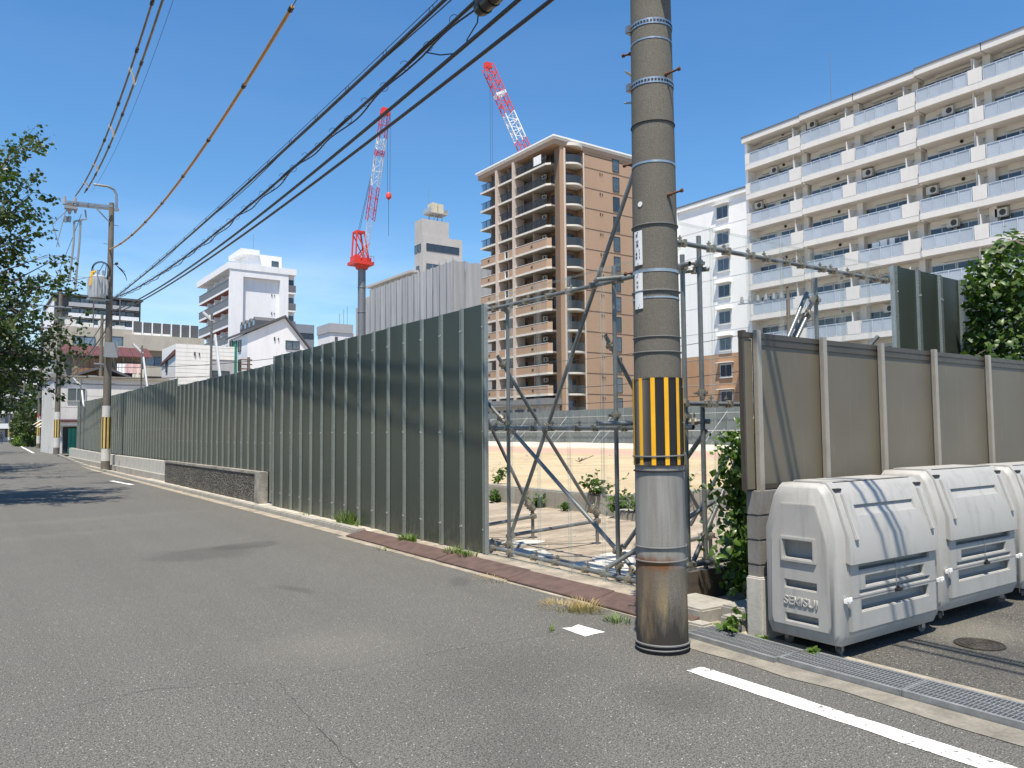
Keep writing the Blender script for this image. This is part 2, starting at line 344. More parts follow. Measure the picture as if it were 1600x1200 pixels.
# ================================================================== corrugated site fence
def green_mat():
    b = NB('green_steel'); v = b.coord(True, (1, 1, .35)); n1 = b.noise(v, 1.1, 5); n2 = b.noise(b.coord(True, (9, 9, 1.2)), 2.4, 5, .65)
    o = b.n('ObjectInfo').outputs['Random']
    c = b.mix(b.ramp(n1, .35, .65), (.054, .065, .049), (.068, .080, .062)); c = b.mix(b.ramp(o, 0, 1, 0, .3), c, (.048, .060, .046))
    c = b.mix(b.ramp(n2, .62, .8, 0, .35), c, (.20, .21, .20))
    s3 = b.n('SeparateXYZ'); b.l(b.n('NewGeometry').outputs['Position'], s3.inputs[0]); spl = b.math('MULTIPLY', b.ramp(s3.outputs[2], .75, .1), b.ramp(b.noise(b.coord(True, (5, 5, 2.2)), 3.1, 5, .7), .42, .7)); c = b.mix(b.math('MULTIPLY', spl, .4), c, (.23, .205, .165)); b.col(c)
    b.b.inputs['Metallic'].default_value = .48; b.b.inputs['Specular IOR Level'].default_value = .6
    b.l(b.ramp(n1, .3, .7, .31, .42), b.b.inputs['Roughness']); b.bump(b.noise(b.coord(True, (1, 1, .5)), 3.2, 3), .1, .02)
    return b.m
M_green = green_mat(); M_rib = pm('green_rib', (.24, .26, .235), .33, .6, var=.12, scale=5, world=True); M_bolt = pm('bolt_zinc', (.62, .63, .62), .4, .5)
M_edge = pm('panel_edge', (.42, .45, .44), .35, .6)
PW = .553
def panel_mesh(name, h, mats, bolts=(.3, 1.55, 2.9), edge=False):
    m = MB(); pr = [(0, .0), (.004, -.03), (.028, -.03), (.042, .0), (.511, .0), (.525, -.03), (.547, -.03), (.551, .0)]
    for i in range(len(pr) - 1):
        (y0, x0), (y1, x1) = pr[i], pr[i + 1]; m.k = 0 if i == 3 else 1
        if i == 3:
            for a in range(3):
                ya, yb = y0 + (y1 - y0) * a / 3, y0 + (y1 - y0) * (a + 1) / 3; m.add([(0, ya, 0), (0, yb, 0), (0, yb, h), (0, ya, h)], [(0, 1, 2, 3)])
        else: m.add([(x0, y0, 0), (x1, y1, 0), (x1, y1, h), (x0, y0, h)], [(0, 1, 2, 3)])
    m.k = 1; m.box((0.0015, .0, h - .03), (.008, .551, h - .002)); m.box((0.0015, .0, .002), (.008, .551, .03))
    m.k = 2
    for z in bolts:
        for yy in (.016, .536): m.box((-.038, yy - .007, z - .008), (-.029, yy + .007, z + .008))
    me = bpy.data.meshes.new(name); me.from_pydata(m.v, [], m.f)
    for q in mats: me.materials.append(q)
    me.polygons.foreach_set('material_index', m.mi); me.update(); return me
mA = panel_mesh('steel_panel', 3.2, (M_green, M_rib, M_bolt)); mC = panel_mesh('steel_panel', 3.05, (M_green, M_rib, M_bolt), (1.3,))
fA = thing('site_fence', 'tall dark green corrugated steel fence run beside the clear panels, ribs bright', 'fence', group='green steel fence runs')
for i in range(15): link('panel', mA, fA, (5.5 + .004 * RN.uniform(-1, 1), 8.4 + PW * i, .06 + RN.uniform(-.012, .012)), RN.uniform(-.008, .008))
m = MB(); m.box((5.485, 8.372, .06), (5.53, 8.398, 3.26)); part('end_trim', m, M_edge, fA)
fB = thing('site_fence', 'dark green corrugated steel fence run behind the pebble-dashed low wall', 'fence', group='green steel fence runs')
for i in range(18): link('panel', mC, fB, (5.64, 16.72 + PW * i, .1 + RN.uniform(-.012, .012)))
fC = thing('site_fence', 'long green corrugated steel fence run standing on the low concrete wall by the pole', 'fence', group='green steel fence runs')
for i in range(51): link('panel', mC, fC, (6.1, 28.7 + PW * i, .5 + .9 * zr(28.7 + PW * i) * .4 + RN.uniform(-.01, .01)))
# the green end of the side run
fD = thing('site_fence', 'short dark green fence run rising behind the beige screen, ivy over its end', 'fence', group='green steel fence runs')
mD = panel_mesh('steel_panel', 3.3, (M_green, M_rib, M_bolt), (.3, 1.55, 2.98))
for i in range(12):
    link('panel', mD, fD, (9.3 + PW * (i + 1), 5.04, .3 + RN.uniform(-.008, .008)), pi / 2)
m = MB(); m.box((9.27, 5.03, .3), (9.297, 5.075, 3.6)); part('end_trim', m, M_edge, fD)

# clear corrugated panels
def clear_mat(name, haze):
    b = NB(name); t = b.t; t.nodes.remove(b.b)
    tr = b.n('BsdfTransparent'); tr.inputs[0].default_value = (.93, .945, .94, 1); df = b.n('BsdfDiffuse'); df.inputs[0].default_value = (.62, .64, .62, 1)
    gl = b.n('BsdfGlossy'); gl.inputs['Roughness'].default_value = .06
    fr = b.n('LayerWeight', Blend=.25)
    sc = b.noise(b.coord(True, (1, 1, .15)), 5, 6, .7)
    m1 = b.n('MixShader'); b.l(b.ramp(sc, .42, .8, haze, haze + .02), m1.inputs[0]); b.l(tr.outputs[0], m1.inputs[1]); b.l(df.outputs[0], m1.inputs[2])
    m2 = b.n('MixShader'); b.l(b.math('MULTIPLY', b.math('POWER', fr.outputs['Facing'], 3.), .10), m2.inputs[0]); b.l(m1.outputs[0], m2.inputs[1]); b.l(gl.outputs[0], m2.inputs[2])
    b.l(m2.outputs[0], b.o.inputs['Surface']); return b.m
M_clear = clear_mat('clear_plastic', .0); M_clrib = clear_mat('clear_plastic_fold', .075)
mT = panel_mesh('clear_panel', 3.28, (M_clear, M_clrib, M_bolt), ())
cA = thing('clear_fence', 'see-through corrugated plastic panels between the green fence and the concrete pole', 'clear panels')
for i in range(6): link('clear_panel', mT, cA, (5.5, 8.34 - PW * (i + 1), .05))
cB = thing('clear_fence', 'see-through corrugated plastic panels above the vine, beside the beige screen', 'clear panels')
for i in range(7): link('clear_panel', mT, cB, (9.24 - PW * i, 5.04, .3), pi / 2)

# ================================================================== pipe frames behind the panels
cl = MB(); cl.tube([(-.045, 0, 0), (.045, 0, 0)], .038, 8); cl.box((-.02, -.05, -.03), (.02, .05, .03)); cl.tube([(0, .03, -.02), (0, .03, .085)], .009, 6); cl.box((-.016, .014, .05), (.016, .046, .066))
CLM = cl.mesh('clamp', M_clamp, True)
def pipe(parent, a, b, r=.0243, clamps=(), name='pipe'):
    a, b = Vector(a), Vector(b); m = MB(); m.tube([a, b], r, 12, False)
    d = (b - a).normalized(); m.tube([b, a], r - .003, 12, False); 
    m.tube([a, a + d * .001], r, 12, False)
    part(name, m, M_galv, parent, True)
    for f in clamps:
        q = d.to_track_quat('X', 'Z').to_euler(); link('clamp', CLM, parent, a.lerp(b, f), rot=q, sc=(RN.uniform(.75, 1), 1, 1))
fs = thing('pipe_frame', 'steel scaffold pipe frame with long diagonals behind the clear street panels', 'pipe frame')
X0 = 5.6
for z, c in ((3.2, [.02, .12, .3, .42, .52, .63, .74, .86, .93]), (1.65, [.04, .11, .19, .33, .42, .55, .63, .75, .86]), (.13, [.02, .1, .2, .33, .44, .58, .66, .76, .88])):
    pipe(fs, (X0, 8.75, z), (X0, 5.0, z - (.05 if z < 1 else .02)), clamps=c)
for yv, zt in ((8.11, 3.28), (6.12, 3.36), (5.15, 3.3)): pipe(fs, (X0 + .06, yv, .04), (X0 + .06, yv, zt), clamps=((.05, .52, .96)))
pipe(fs, (X0 + .12, 8.25, .15), (X0 + .12, 5.72, 4.55), clamps=(.03, .345))
pipe(fs, (X0 + .1, 8.75, 2.06), (X0 + .1, 5.72, -.0 + .04), clamps=(.14, .22, .85, .93))
for yv, yb, zt, xb in ((8.14, 8.27, 2.45, 7.25), (6.1, 6.3, 2.5, 7.3), (9.1, 9.3, 2.5, 6.9)):   # raking stays to ground posts
    pipe(fs, (X0 - .03, yv + .07, zt + .12), (xb - .02, yb, .45), clamps=(.05, .96)); pipe(fs, (xb + .03, yb + .02, .04), (xb + .03, yb + .02, .55), clamps=(.85,))
    pipe(fs, (X0 + .08, yv, .3), (xb + .06, yb, .36), clamps=(.02, .97))
ft = thing('pipe_frame', 'steel scaffold pipe frame over the vine, with a tall upright beside the beige screen', 'pipe frame')
Y0 = 5.14
pipe(ft, (5.54, Y0, 3.41), (9.35, Y0, 3.43), clamps=(.03, .14, .2, .3, .37, .46, .53, .635, .69, .78, .85, .93, .98))
pipe(ft, (5.56, Y0, 1.86), (9.35, Y0, 1.87), clamps=(.02, .1, .13, .19, .4, .6, .8))
pipe(ft, (5.6, Y0, .33), (9.35, Y0, .34), clamps=(.02, .1, .3))
for xv, zt in ((5.97, 3.54), (7.92, 3.33)): pipe(ft, (xv, Y0 + .07, .05), (xv, Y0 + .07, zt), clamps=(.08, .55, .92))
pipe(ft, (5.45, 6.15, 3.2), (6.06, Y0 + .02, 3.21), clamps=(.88,)); pipe(ft, (5.45, 6.15, 1.68), (6.02, Y0 + .02, 1.69), clamps=(.86,))
pipe(ft, (7.86, Y0 + .02, 3.12), (7.3, 6.6, .45), clamps=(.02,)); pipe(ft, (7.84, Y0 + .1, 2.95), (6.5, Y0 + .12, 1.2), clamps=(.03,)); pipe(ft, (7.8, Y0 + .1, 3.15), (5.66, Y0 + .1, .1), clamps=(.5, .85))
pipe(ft, (9.25, Y0 + .1, 2.75), (8.05, 6.5, .8)); pipe(ft, (6.05, Y0 + .1, 1.6), (6.1, 6.5, .3)); pipe(ft, (5.5, 6.1, .2), (6.3, Y0 + .1, .95), clamps=(.5,))
m = MB(); m.box((5.52, 5.0, .03), (9.4, 5.05, .3)); o = part('ground_plank', m, pm('weathered_wood', (.075, .06, .045), .85, var=.35, scale=4, stretch=(.4, 3, 6), bump=.3), None, bevel=.004)
tag(o, 'dark weathered plank set on edge under the clear panels by the vine', 'plank')

# ================================================================== low walls along the street
def pebble():
    b = NB('pebble_dash'); v = b.coord(False); vo = b.n('TexVoronoi', Scale=25.); b.l(v, vo.inputs['Vector']); d = vo.outputs['Distance']; n = b.noise(v, 1.1, 5); n2 = b.noise(v, 40, 3)
    c = b.mix(b.ramp(d, .18, .5), (.30, .275, .225), (.035, .033, .03)); c = b.mix(b.ramp(n, .5, .66, 0, .75), c, (.05, .048, .042)); c = b.mix(b.ramp(n2, .5, .7, 0, .4), c, (.04, .038, .035)); b.col(c)
    b.b.inputs['Roughness'].default_value = .9; b.bump(b.math('SUBTRACT', 1, d), .9, .02); return b.m
pwl = thing('low_wall', 'low blackened pebble-dashed wall with concrete coping and end pillar in front of green fence', 'wall')
m = MB(); m.box((5.45, 17.75, .05), (5.57, 27.3, .69)); part('pebble_face', m, pebble(), pwl)
m = MB(); m.box((5.43, 17.72, .69), (5.6, 27.34, .76)); part('coping', m, pm('dirty_concrete', (.20, .185, .155), .9, var=.5, scale=3, bump=.4, c2=(.36, .34, .30)), pwl, bevel=.012)
m = MB(); m.box((5.42, 17.38, .05), (5.62, 17.75, .76)); part('end_pillar', m, MATS['dirty_concrete'], pwl, bevel=.015)
cwl = thing('low_wall', 'long low bare concrete wall with white-stained top under the far green fence', 'wall')
for i in range(10):
    ya = 28.1 + i * 2.9; za = .7 + .38 * zr(ya)
    m = MB(); m.box((5.68, ya, -.05), (5.86, ya + 2.885, za)); part('wall_panel', m, M_concw, cwl, bevel=.012)
m = MB(); m.box((5.55, 28.05, -.05), (5.70, 57.2, .26)); part('wall_base', m, M_conc, cwl)

# ================================================================== block wall and beige screen
bw = thing('block_wall', 'grey concrete block wall carrying the beige screen behind the waste boxes', 'wall')
M_block = pm('concrete_block', (.20, .192, .178), .92, var=.25, scale=7, bump=.5, bscale=120, rnd=.35, grime=.3)
bl = MB(); bl.box((0, 0, 0), (.386, .12, .184)); BLM = bl.mesh('block', M_block, bevel=.006)
bh = MB(); bh.box((0, 0, 0), (.19, .12, .184)); BHM = bh.mesh('block', M_block, bevel=.006)
for r in range(4):
    z = .372 + r * .19; x = 5.06
    if r % 2: link('block', BHM, bw, (x, 3.875, z)); x += .195
    while x < 13: link('block', BLM, bw, (x, 3.875, z)); x += .39
m = MB(); m.box((5.07, 3.88, .37), (13, 3.99, 1.125)); part('mortar_core', m, pm('mortar', (.16, .155, .145), .95), bw)
m = MB(); m.box((5.045, 3.86, -.05), (13.2, 4.01, .369)); part('footing', m, M_concw, bw, bevel=.01)
m = MB(); m.box((5.03, 3.845, -.02), (5.2, 3.995, .47)); part('end_post', m, M_concw, bw, bevel=.012)
sc = thing('screen_fence', 'beige translucent panel screen with pale aluminium posts on the block wall', 'screen')
def screen_mat():
    b = NB('beige_screen'); v = b.coord(False, (1, 1, 1)); wv = b.n('TexWave', wave_type='BANDS', bands_direction='Z', Scale=38., Distortion=.4); b.l(v, wv.inputs['Vector'])
    n = b.noise(v, 1.3, 4); n2 = b.noise(b.coord(False, (6, 6, .5)), 3, 5, .65); c = b.mix(b.ramp(n, .3, .7), (.128, .107, .070), (.16, .135, .09)); c = b.mix(b.math('MULTIPLY', wv.outputs['Fac'], .35), c, (.115, .098, .07)); c = b.mix(b.ramp(n2, .56, .8, 0, .35), c, (.27, .25, .21)); b.col(c)
    b.b.inputs['Roughness'].default_value = .38; b.b.inputs['Specular IOR Level'].default_value = .6; b.bump(wv.outputs['Fac'], .25, .004); return b.m
M_scr = screen_mat(); M_alu = pm('beige_aluminium', (.37, .335, .285), .38, .35, var=.1, scale=6); M_alud = pm('bronze_rail', (.085, .072, .058), .4, .4)
px = [5.13, 6.02, 6.93, 7.9, 9.05, 10.2, 11.3, 12.4]
for i, x in enumerate(px):
    m = MB(); m.box((x - .03, 3.885, 1.1), (x + .03, 3.925, 2.39)); part('post', m, M_alu, sc, bevel=.004)
for i in range(len(px) - 1):
    a, b = px[i] + .001, px[i + 1] - .001
    m = MB(); m.box((a, 3.945, 1.16), (b, 3.955, 2.33)); part('screen_panel', m, M_scr, sc)
    m = MB(); m.box((a, 3.93, 2.33), (b, 3.97, 2.375)); m.box((a, 3.935, 2.275), (b, 3.943, 2.33)); part('top_rail', m, M_alud, sc, bevel=.003)
    m = MB(); m.box((a, 3.93, 1.135), (b, 3.968, 1.175)); part('bottom_rail', m, M_alud, sc, bevel=.003)
m = MB(); m.box((5.0, 3.93, 1.14), (5.095, 3.955, 2.32)); part('screen_panel', m, M_scr, sc)
m = MB(); m.box((4.972, 3.925, 1.13), (5.0, 3.965, 2.36)); m.box((4.97, 3.922, 2.325), (5.098, 3.967, 2.372)); m.box((4.98, 3.92, 2.33), (5.02, 3.975, 2.385)); part('end_trim', m, M_alud, sc, bevel=.003)

# ================================================================== inside the site: low retaining wall, far fence
for i, (a, b, h, lab) in enumerate([((9.95, 10.55), (10.2, 19.5), .40, 'low concrete wall along the edge of the raised sand'), ((9.6, 9.9), (10.1, 10.5), .2, 'small low concrete step at the corner of the sand'), ((10.2, 10.5), (16, 10.75), .43, 'low concrete wall beyond the pole, weeds along it'), ((6.2, 19.6), (10.2, 19.9), .42, 'low concrete wall at the left end of the sand, behind the pipes')]):
    m = MB(); m.box((*a, .0), (*b, h)); o = part('retaining_wall', m, M_conc, None, bevel=.03); tag(o, lab, 'low wall', 'low walls round the sand')
M_fg = pm('far_fence_grey', (.19, .215, .21), .45, .3, var=.12, scale=1, rnd=.3, grime=.25)
fpm = MB()
for i, (y0, x0, y1, x1) in enumerate([(0, 0, .05, -.04), (.05, -.04, .12, -.04), (.12, -.04, .17, 0), (.17, 0, 1.08, 0)]): fpm.add([(x0, y0, 0), (x1, y1, 0), (x1, y1, 3), (x0, y0, 3)], [(0, 1, 2, 3)])
FPM = fpm.mesh('steel_panel', M_fg)
ff = thing('far_site_fence', 'grey steel site fence with white raking stays at the far edge of the sand', 'fence')
for i in range(48): link('panel', FPM, ff, (45.5, 21 + 1.09 * i, .55 + RN.uniform(-.02, .02)))
M_stay = pm('white_pipe', (.52, .53, .53), .45, .3, var=.1)
for i in range(8):
    yy = 25 + i * 6.1; m = MB(); m.tube([(45.3, yy, 3.0), (43.6, yy + .9, .55)], .022, 6); m.tube([(45.3, yy + .3, 1.7), (44.3, yy + .9, .5)], .02, 6); part('stay', m, M_stay, ff)
m = MB(); m.tube([(45.35, 21, 2.9), (45.35, 73, 2.9)], .018, 6); m.tube([(45.35, 21, 1.6), (45.35, 73, 1.6)], .03, 6); part('rail', m, M_stay, ff)
# ================================================================== waste storage boxes
M_bin = pm('grey_plastic', (.36, .355, .335), .5, var=.06, scale=4, bump=.12, bscale=260, grime=.32, spec=.4)
M_tie0 = pm('caster_grey', (.12, .12, .115), .6)
M_bind = pm('dark_gap', (.03, .03, .032), .7)
def boolean(me, cutters):
    o = link('t', me); c = MB()
    for k in cutters: c.add(k.v, k.f)
    cm = c.mesh('cut', M_bin); co = link('c', cm); md = o.modifiers.new('b', 'BOOLEAN'); md.object = co; md.operation = 'DIFFERENCE'; md.solver = 'EXACT'
    dg = bpy.context.evaluated_depsgraph_get(); dg.update(); r = bpy.data.meshes.new_from_object(o.evaluated_get(dg)); bpy.data.objects.remove(o); bpy.data.objects.remove(co)
    r.materials.clear(); r.materials.append(M_bin); r.polygons.foreach_set('material_index', [0] * len(r.polygons)); return r
def soften(me, w, ang=.35, seg=2):
    bm = bmesh.new(); bm.from_mesh(me); bmesh.ops.remove_doubles(bm, verts=bm.verts, dist=.0005)
    bmesh.ops.bevel(bm, geom=[e for e in bm.edges if e.is_manifold and e.calc_face_angle(0) > ang], offset=w, segments=seg, affect='EDGES', clamp_overlap=True)
    bm.to_mesh(me); bm.free(); me.shade_smooth(); me.set_sharp_from_angle(angle=radians(50)); return me
BL, BD, BH = 1.38, .62, 1.12          # length, depth, height of the shell
prof = [(.04, 0), (BD - .04, 0), (BD, .08), (BD, .79), (BD - .085, 1.05), (BD - .14, BH), (.14, BH), (.085, 1.05), (0, .76), (0, .08)]
def shell():
    m = MB(); n = len(prof); cy, cz = BD / 2, .5; rings = []
    for x, s in ((0, .90), (.018, .955), (.06, 1.0), (BL - .06, 1.0), (BL - .018, .955), (BL, .90)):
        rings.append([(x, cy + (p[0] - cy) * s, cz + (p[1] - cz) * (s * .5 + .5 if p[1] < cz else s * .6 + .4)) for p in prof])
    vs = [v for r in rings for v in r]
    fs = [(i * n + k, i * n + (k + 1) % n, (i + 1) * n + (k + 1) % n, (i + 1) * n + k) for i in range(5) for k in range(n)] + [tuple(range(n))[::-1], tuple(range(5 * n, 6 * n))]
    m.add(vs, fs); return m
def slot(ax, a0, a1, z0, z1, d, side=0, taper=.009):
    """cutter: pocket d deep with a sloping floor; ax=0 cuts an end face, ax=1 the front face"""
    m = MB(); o = -.03
    q = [(a0, z0), (a1, z0), (a1, z1), (a0, z1)]; r = [(a0 + taper, z0 + taper * 1.2), (a1 - taper, z0 + taper * 1.2), (a1 - taper, z1 - .004), (a0 + taper, z1 - .004)]
    P = (lambda p, h: (h, p[0], p[1])) if ax == 0 else (lambda p, h: (p[0], h, p[1]))
    m.add([P(p, side + o) for p in q] + [P(p, side) for p in q] + [P(p, side + d) for p in r], [(0, 1, 2, 3), (8, 9, 10, 11)] + [(j * 4 + i, j * 4 + (i + 1) % 4, j * 4 + 4 + (i + 1) % 4, j * 4 + 4 + i) for j in (0, 1) for i in range(4)])
    return m
ENDC = [slot(0, .19, .43, .58, .71, .07, -.014), slot(0, .17, .43, .365, .42, .06, -.014), slot(0, .165, .43, .125, .18, .06, -.014)]
DOORC = [slot(1, .22, BL - .2, .515, .565, .06, -.016), slot(1, .30, BL - .28, .40, .47, .07, -.016), slot(1, .22, BL - .2, .352, .376, .03, -.016, taper=.006), slot(1, .24, BL - .22, .23, .31, .075, -.016)]
body_me = boolean(shell().mesh('body', M_bin), ENDC + DOORC)
assert len(body_me.polygons) > 40, len(body_me.polygons)
soften(body_me, .014, .3, 3)
# raised end panel with its handle pocket and two grip slots
oct_ = [(.085, .09), (BD - .085, .09), (BD - .07, .14), (BD - .08, .73), (BD - .165, .975), (.165, .975), (.08, .70), (.07, .14)]
pm_ = MB(); pm_.prism(oct_, 0, -.014, .03); end_me = soften(boolean(pm_.mesh('p', M_bin), ENDC), .005, .4)
rm = MB()
ro, ri = [(.165, .552), (.455, .552), (.455, .738), (.165, .738)], [(.19, .58), (.43, .58), (.43, .71), (.19, .71)]
rm.add([(-.014, *p) for p in ro] + [(-.03, *p) for p in ro] + [(-.03, *p) for p in ri] + [(-.014, *p) for p in ri], [(j * 4 + i, j * 4 + (i + 1) % 4, j * 4 + 4 + (i + 1) % 4, j * 4 + 4 + i) for j in range(3) for i in range(4)])
rim_me = soften(rm.mesh('handle_rim', M_bin), .006, .4)
# front door and the sloping lid above it
dm = MB(); dm.box((.1, -.016, .10), (BL - .1, .03, .60)); door_me = soften(boolean(dm.mesh('d', M_bin), DOORC), .006, .4)
lm = MB(); lp = [(-.04, .565), (-.032, .75), (.072, 1.05), (.13, 1.128), (.18, 1.13), (.18, 1.10), (.10, 1.0), (.01, .74), (.01, .58)]
lm.prism(lp, 0, .085, BL - .085); lid_me0 = lm.mesh('l', M_bin)
lc = MB(); a = Vector((-.032, .75)); b_ = Vector((.072, 1.05)); t = (b_ - a).normalized(); nrm = Vector((-t.y, t.x))
q0 = a.lerp(b_, .45); q1 = a.lerp(b_, .72)
lc.prism([tuple(q0 + nrm * .03), tuple(q1 + nrm * .03), tuple(q1 - nrm * .02), tuple(q0 - nrm * .008 + t * .02)], 0, .28, BL - .3); lid_me = soften(boolean(lid_me0, [lc]), .007, .4)
rb = MB()
for x0 in (0.,):
    o0, o1 = a + nrm * .012 - t * .02, b_ + nrm * .012; rb.add([(x, *(p + nrm * h)) for x in (x0, x0 + .04) for p, h in ((o0, -.02), (o1, -.02), (o1, .004), (o0, .004))], [(0, 1, 2, 3), (4, 5, 6, 7), (0, 1, 5, 4), (1, 2, 6, 5), (2, 3, 7, 6), (3, 0, 4, 7)])
rib_me = soften(rb.mesh('lid_rib', M_bin), .006, .4)
hm = MB(); hm.box((.16, .175, 1.118), (BL - .16, .46, 1.133)); hm.box((.16, .14, 1.10), (BL - .16, .175, 1.126)); hinge_me = soften(hm.mesh('top_flap', M_bin), .004, .4)
hb = MB(); hb.box((.17, .133, 1.126), (BL - .17, .139, 1.1325)); hb.box((.1, .075, 1.07), (.18, .135, 1.09)); hb.box((BL - .18, .075, 1.07), (BL - .1, .135, 1.09)); hb_me = hb.mesh('hinge_gap', M_bind)
gp = MB(); gp.box((.09, -.004, .575), (BL - .07, .012, .605)); gp_me = gp.mesh('door_gap', M_bind)
sg = MB(); sg.box((.095, -.017, .328), (BL - .105, -.012, .335)); sg_me = sg.mesh('door_seam', pm('seam_grey', (.16, .16, .16), .6))
lt = MB(); lt.box((-.03, -.045, -.03), (.03, .0, .012)); lt.box((-.03, -.058, -.012), (-.012, -.03, .03)); lt.box((.012, -.058, -.012), (.03, -.03, .03)); latch_me = lt.mesh('latch', M_white, True, .005)
wr = MB(); wr.tube([(0, -.022, .55), (.004, -.026, .45), (0, -.022, .345)], .0025, 5); wire_me = wr.mesh('lock_wire', M_steel, True)
tg = MB(); tg.box((-.035, -.04, .318), (.035, -.014, .34)); tg.box((-.012, -.034, .338), (.012, -.016, .358)); tg_me = tg.mesh('lock_tag', M_black, True, .003)
cf = MB(); cf.box((-.03, -.026, .05), (.03, .026, .07)); cf.box((-.024, -.024, .0), (.012, -.018, .06)); cf.box((-.024, .018, .0), (.012, .024, .06)); cf_me = cf.mesh('caster', M_steel)
cw = MB(); cw.tube([(0, -.012, 0), (0, .012, 0)], .034, 16); cw_me = cw.mesh('wheel', M_tie0, True)
let_me = text_mesh('SEKISUI', .085, .006, M_bin)
let2_me = text_mesh('アステム', .05, .0012, M_bin)
def make_bin(x, y, z, rz, lab):
    t = thing('waste_box', lab, 'waste box', (x, y, z), rz, 'grey plastic waste boxes'); zb = .085
    link('body', body_me, t, (0, 0, zb)); e = link('end_panel', end_me, t, (0, 0, zb)); link('handle_rim', rim_me, e)
    o = link('lettering', let_me, e, (-.0145, BD / 2 - .01, .272), rot=(pi / 2, 0, -pi / 2))
    o = link('end_panel', end_me, t, (BL, BD, zb), pi)
    d = link('door', door_me, t, (0, 0, zb)); link('door_gap', gp_me, d); link('door_seam', sg_me, d); link('lock_wire', wire_me, d, (BL * .5, 0, 0)); link('lock_tag', tg_me, d, (BL * .5 + .02, 0, 0))
    li = link('lid', lid_me, t, (0, 0, zb)); link('hinge_gap', hb_me, li); [link('lid_rib', rib_me, li, (q, 0, 0)) for q in (.15, BL - .19)]
    link('top_flap', hinge_me, t, (0, 0, zb))
    for xx in (.06, BL - .05): link('latch', latch_me, t, (xx, -.002, .33 + zb), sc=(.75, .75, .75))
    for xx in (.14, BL - .14):
        for yy in (.1, BD - .1):
            c = link('caster', cf_me, t, (xx, yy, .036), RN.uniform(0, 3)); link('wheel', cw_me, c)
    return t
make_bin(4.99, 3.17, .004, .0, 'grey plastic waste box right beside the end of the block wall, cable shadows across it')
make_bin(6.46, 3.2, .045, .0, 'grey plastic waste box between two others like it, standing slightly higher than the wall-end one')
make_bin(8.02, 3.22, .03, .0, 'grey plastic waste box beyond the middle one, only its end in view')

# ================================================================== drain grates and manhole
M_grate = pm('grate_steel', (.26, .27, .275), .5, .4, var=.25, scale=9, bump=.1)
gb = MB()
for k in range(7): gb.box((.012 + k * .043, 0, 0), (.026 + k * .043, .84, .03))
gf = MB(); gf.box((-.02, 0, -.004), (.008, .85, .034)); gf.box((.29, 0, -.004), (.318, .85, .034)); gf.box((-.02, -.004, -.004), (.318, .008, .033)); gf.box((-.02, .842, -.004), (.318, .854, .033))
GF = gf.mesh('frame', M_grate)
bars = []
for k in range(34): pass
GB1 = MB(); GB1.box((.0, 0, .012), (.3, .0065, .031)); GBM = GB1.mesh('bar', M_grate)
GBL = MB()
for x in (.07, .145, .22): GBL.box((x, .008, .01), (x + .008, .842, .034))
GLM = GBL.mesh('bearer', M_grate)
pit = MB(); pit.box((-.01, 0, -.1), (.305, .85, -.03)); PIT_ = pit.mesh('drain_pit', M_black)
for i in range(4):
    y0 = 3.44 - i * .862; lab = ['steel drain grate beside the foot of the striped utility pole', 'steel drain grate in front of the waste box with cable shadows, second from the pole', 'steel drain grate third in the row from the striped utility pole', 'steel drain grate fourth in the row from the striped utility pole'][i] 
    t = thing('drain_grate', lab, 'drain grate', (4.665 - (.04 if i == 0 else 0) + RN.uniform(-.004, .004), y0, .006), (-.045 if i == 0 else RN.uniform(-.006, .004)), 'steel drain grates in a row')
    link('frame', GF, t); link('bearer', GLM, t); link('drain_pit', PIT_, t, (0, 0, .03))
    for k in range(33): link('bar', GBM, t, (0, .02 + k * .0252, 0))
mc = MB(); mc.tube([(0, 0, -.02), (0, 0, .008)], .17, 32); mh = part('manhole_cover', mc, pm('cast_iron', (.055, .05, .042), .6, .5, var=.3, scale=30, bump=.8, bscale=55), None, loc=(6.2, 2.82, .004)); tag(mh, 'round dark iron manhole cover in the parking asphalt', 'manhole cover')
ri_ = MB(); [ri_.ring((0, 0, .009), r, .005, n=32, m=5) for r in (.05, .09, .13, .16)]; part('raised_ring', ri_, MATS['cast_iron'], mh)

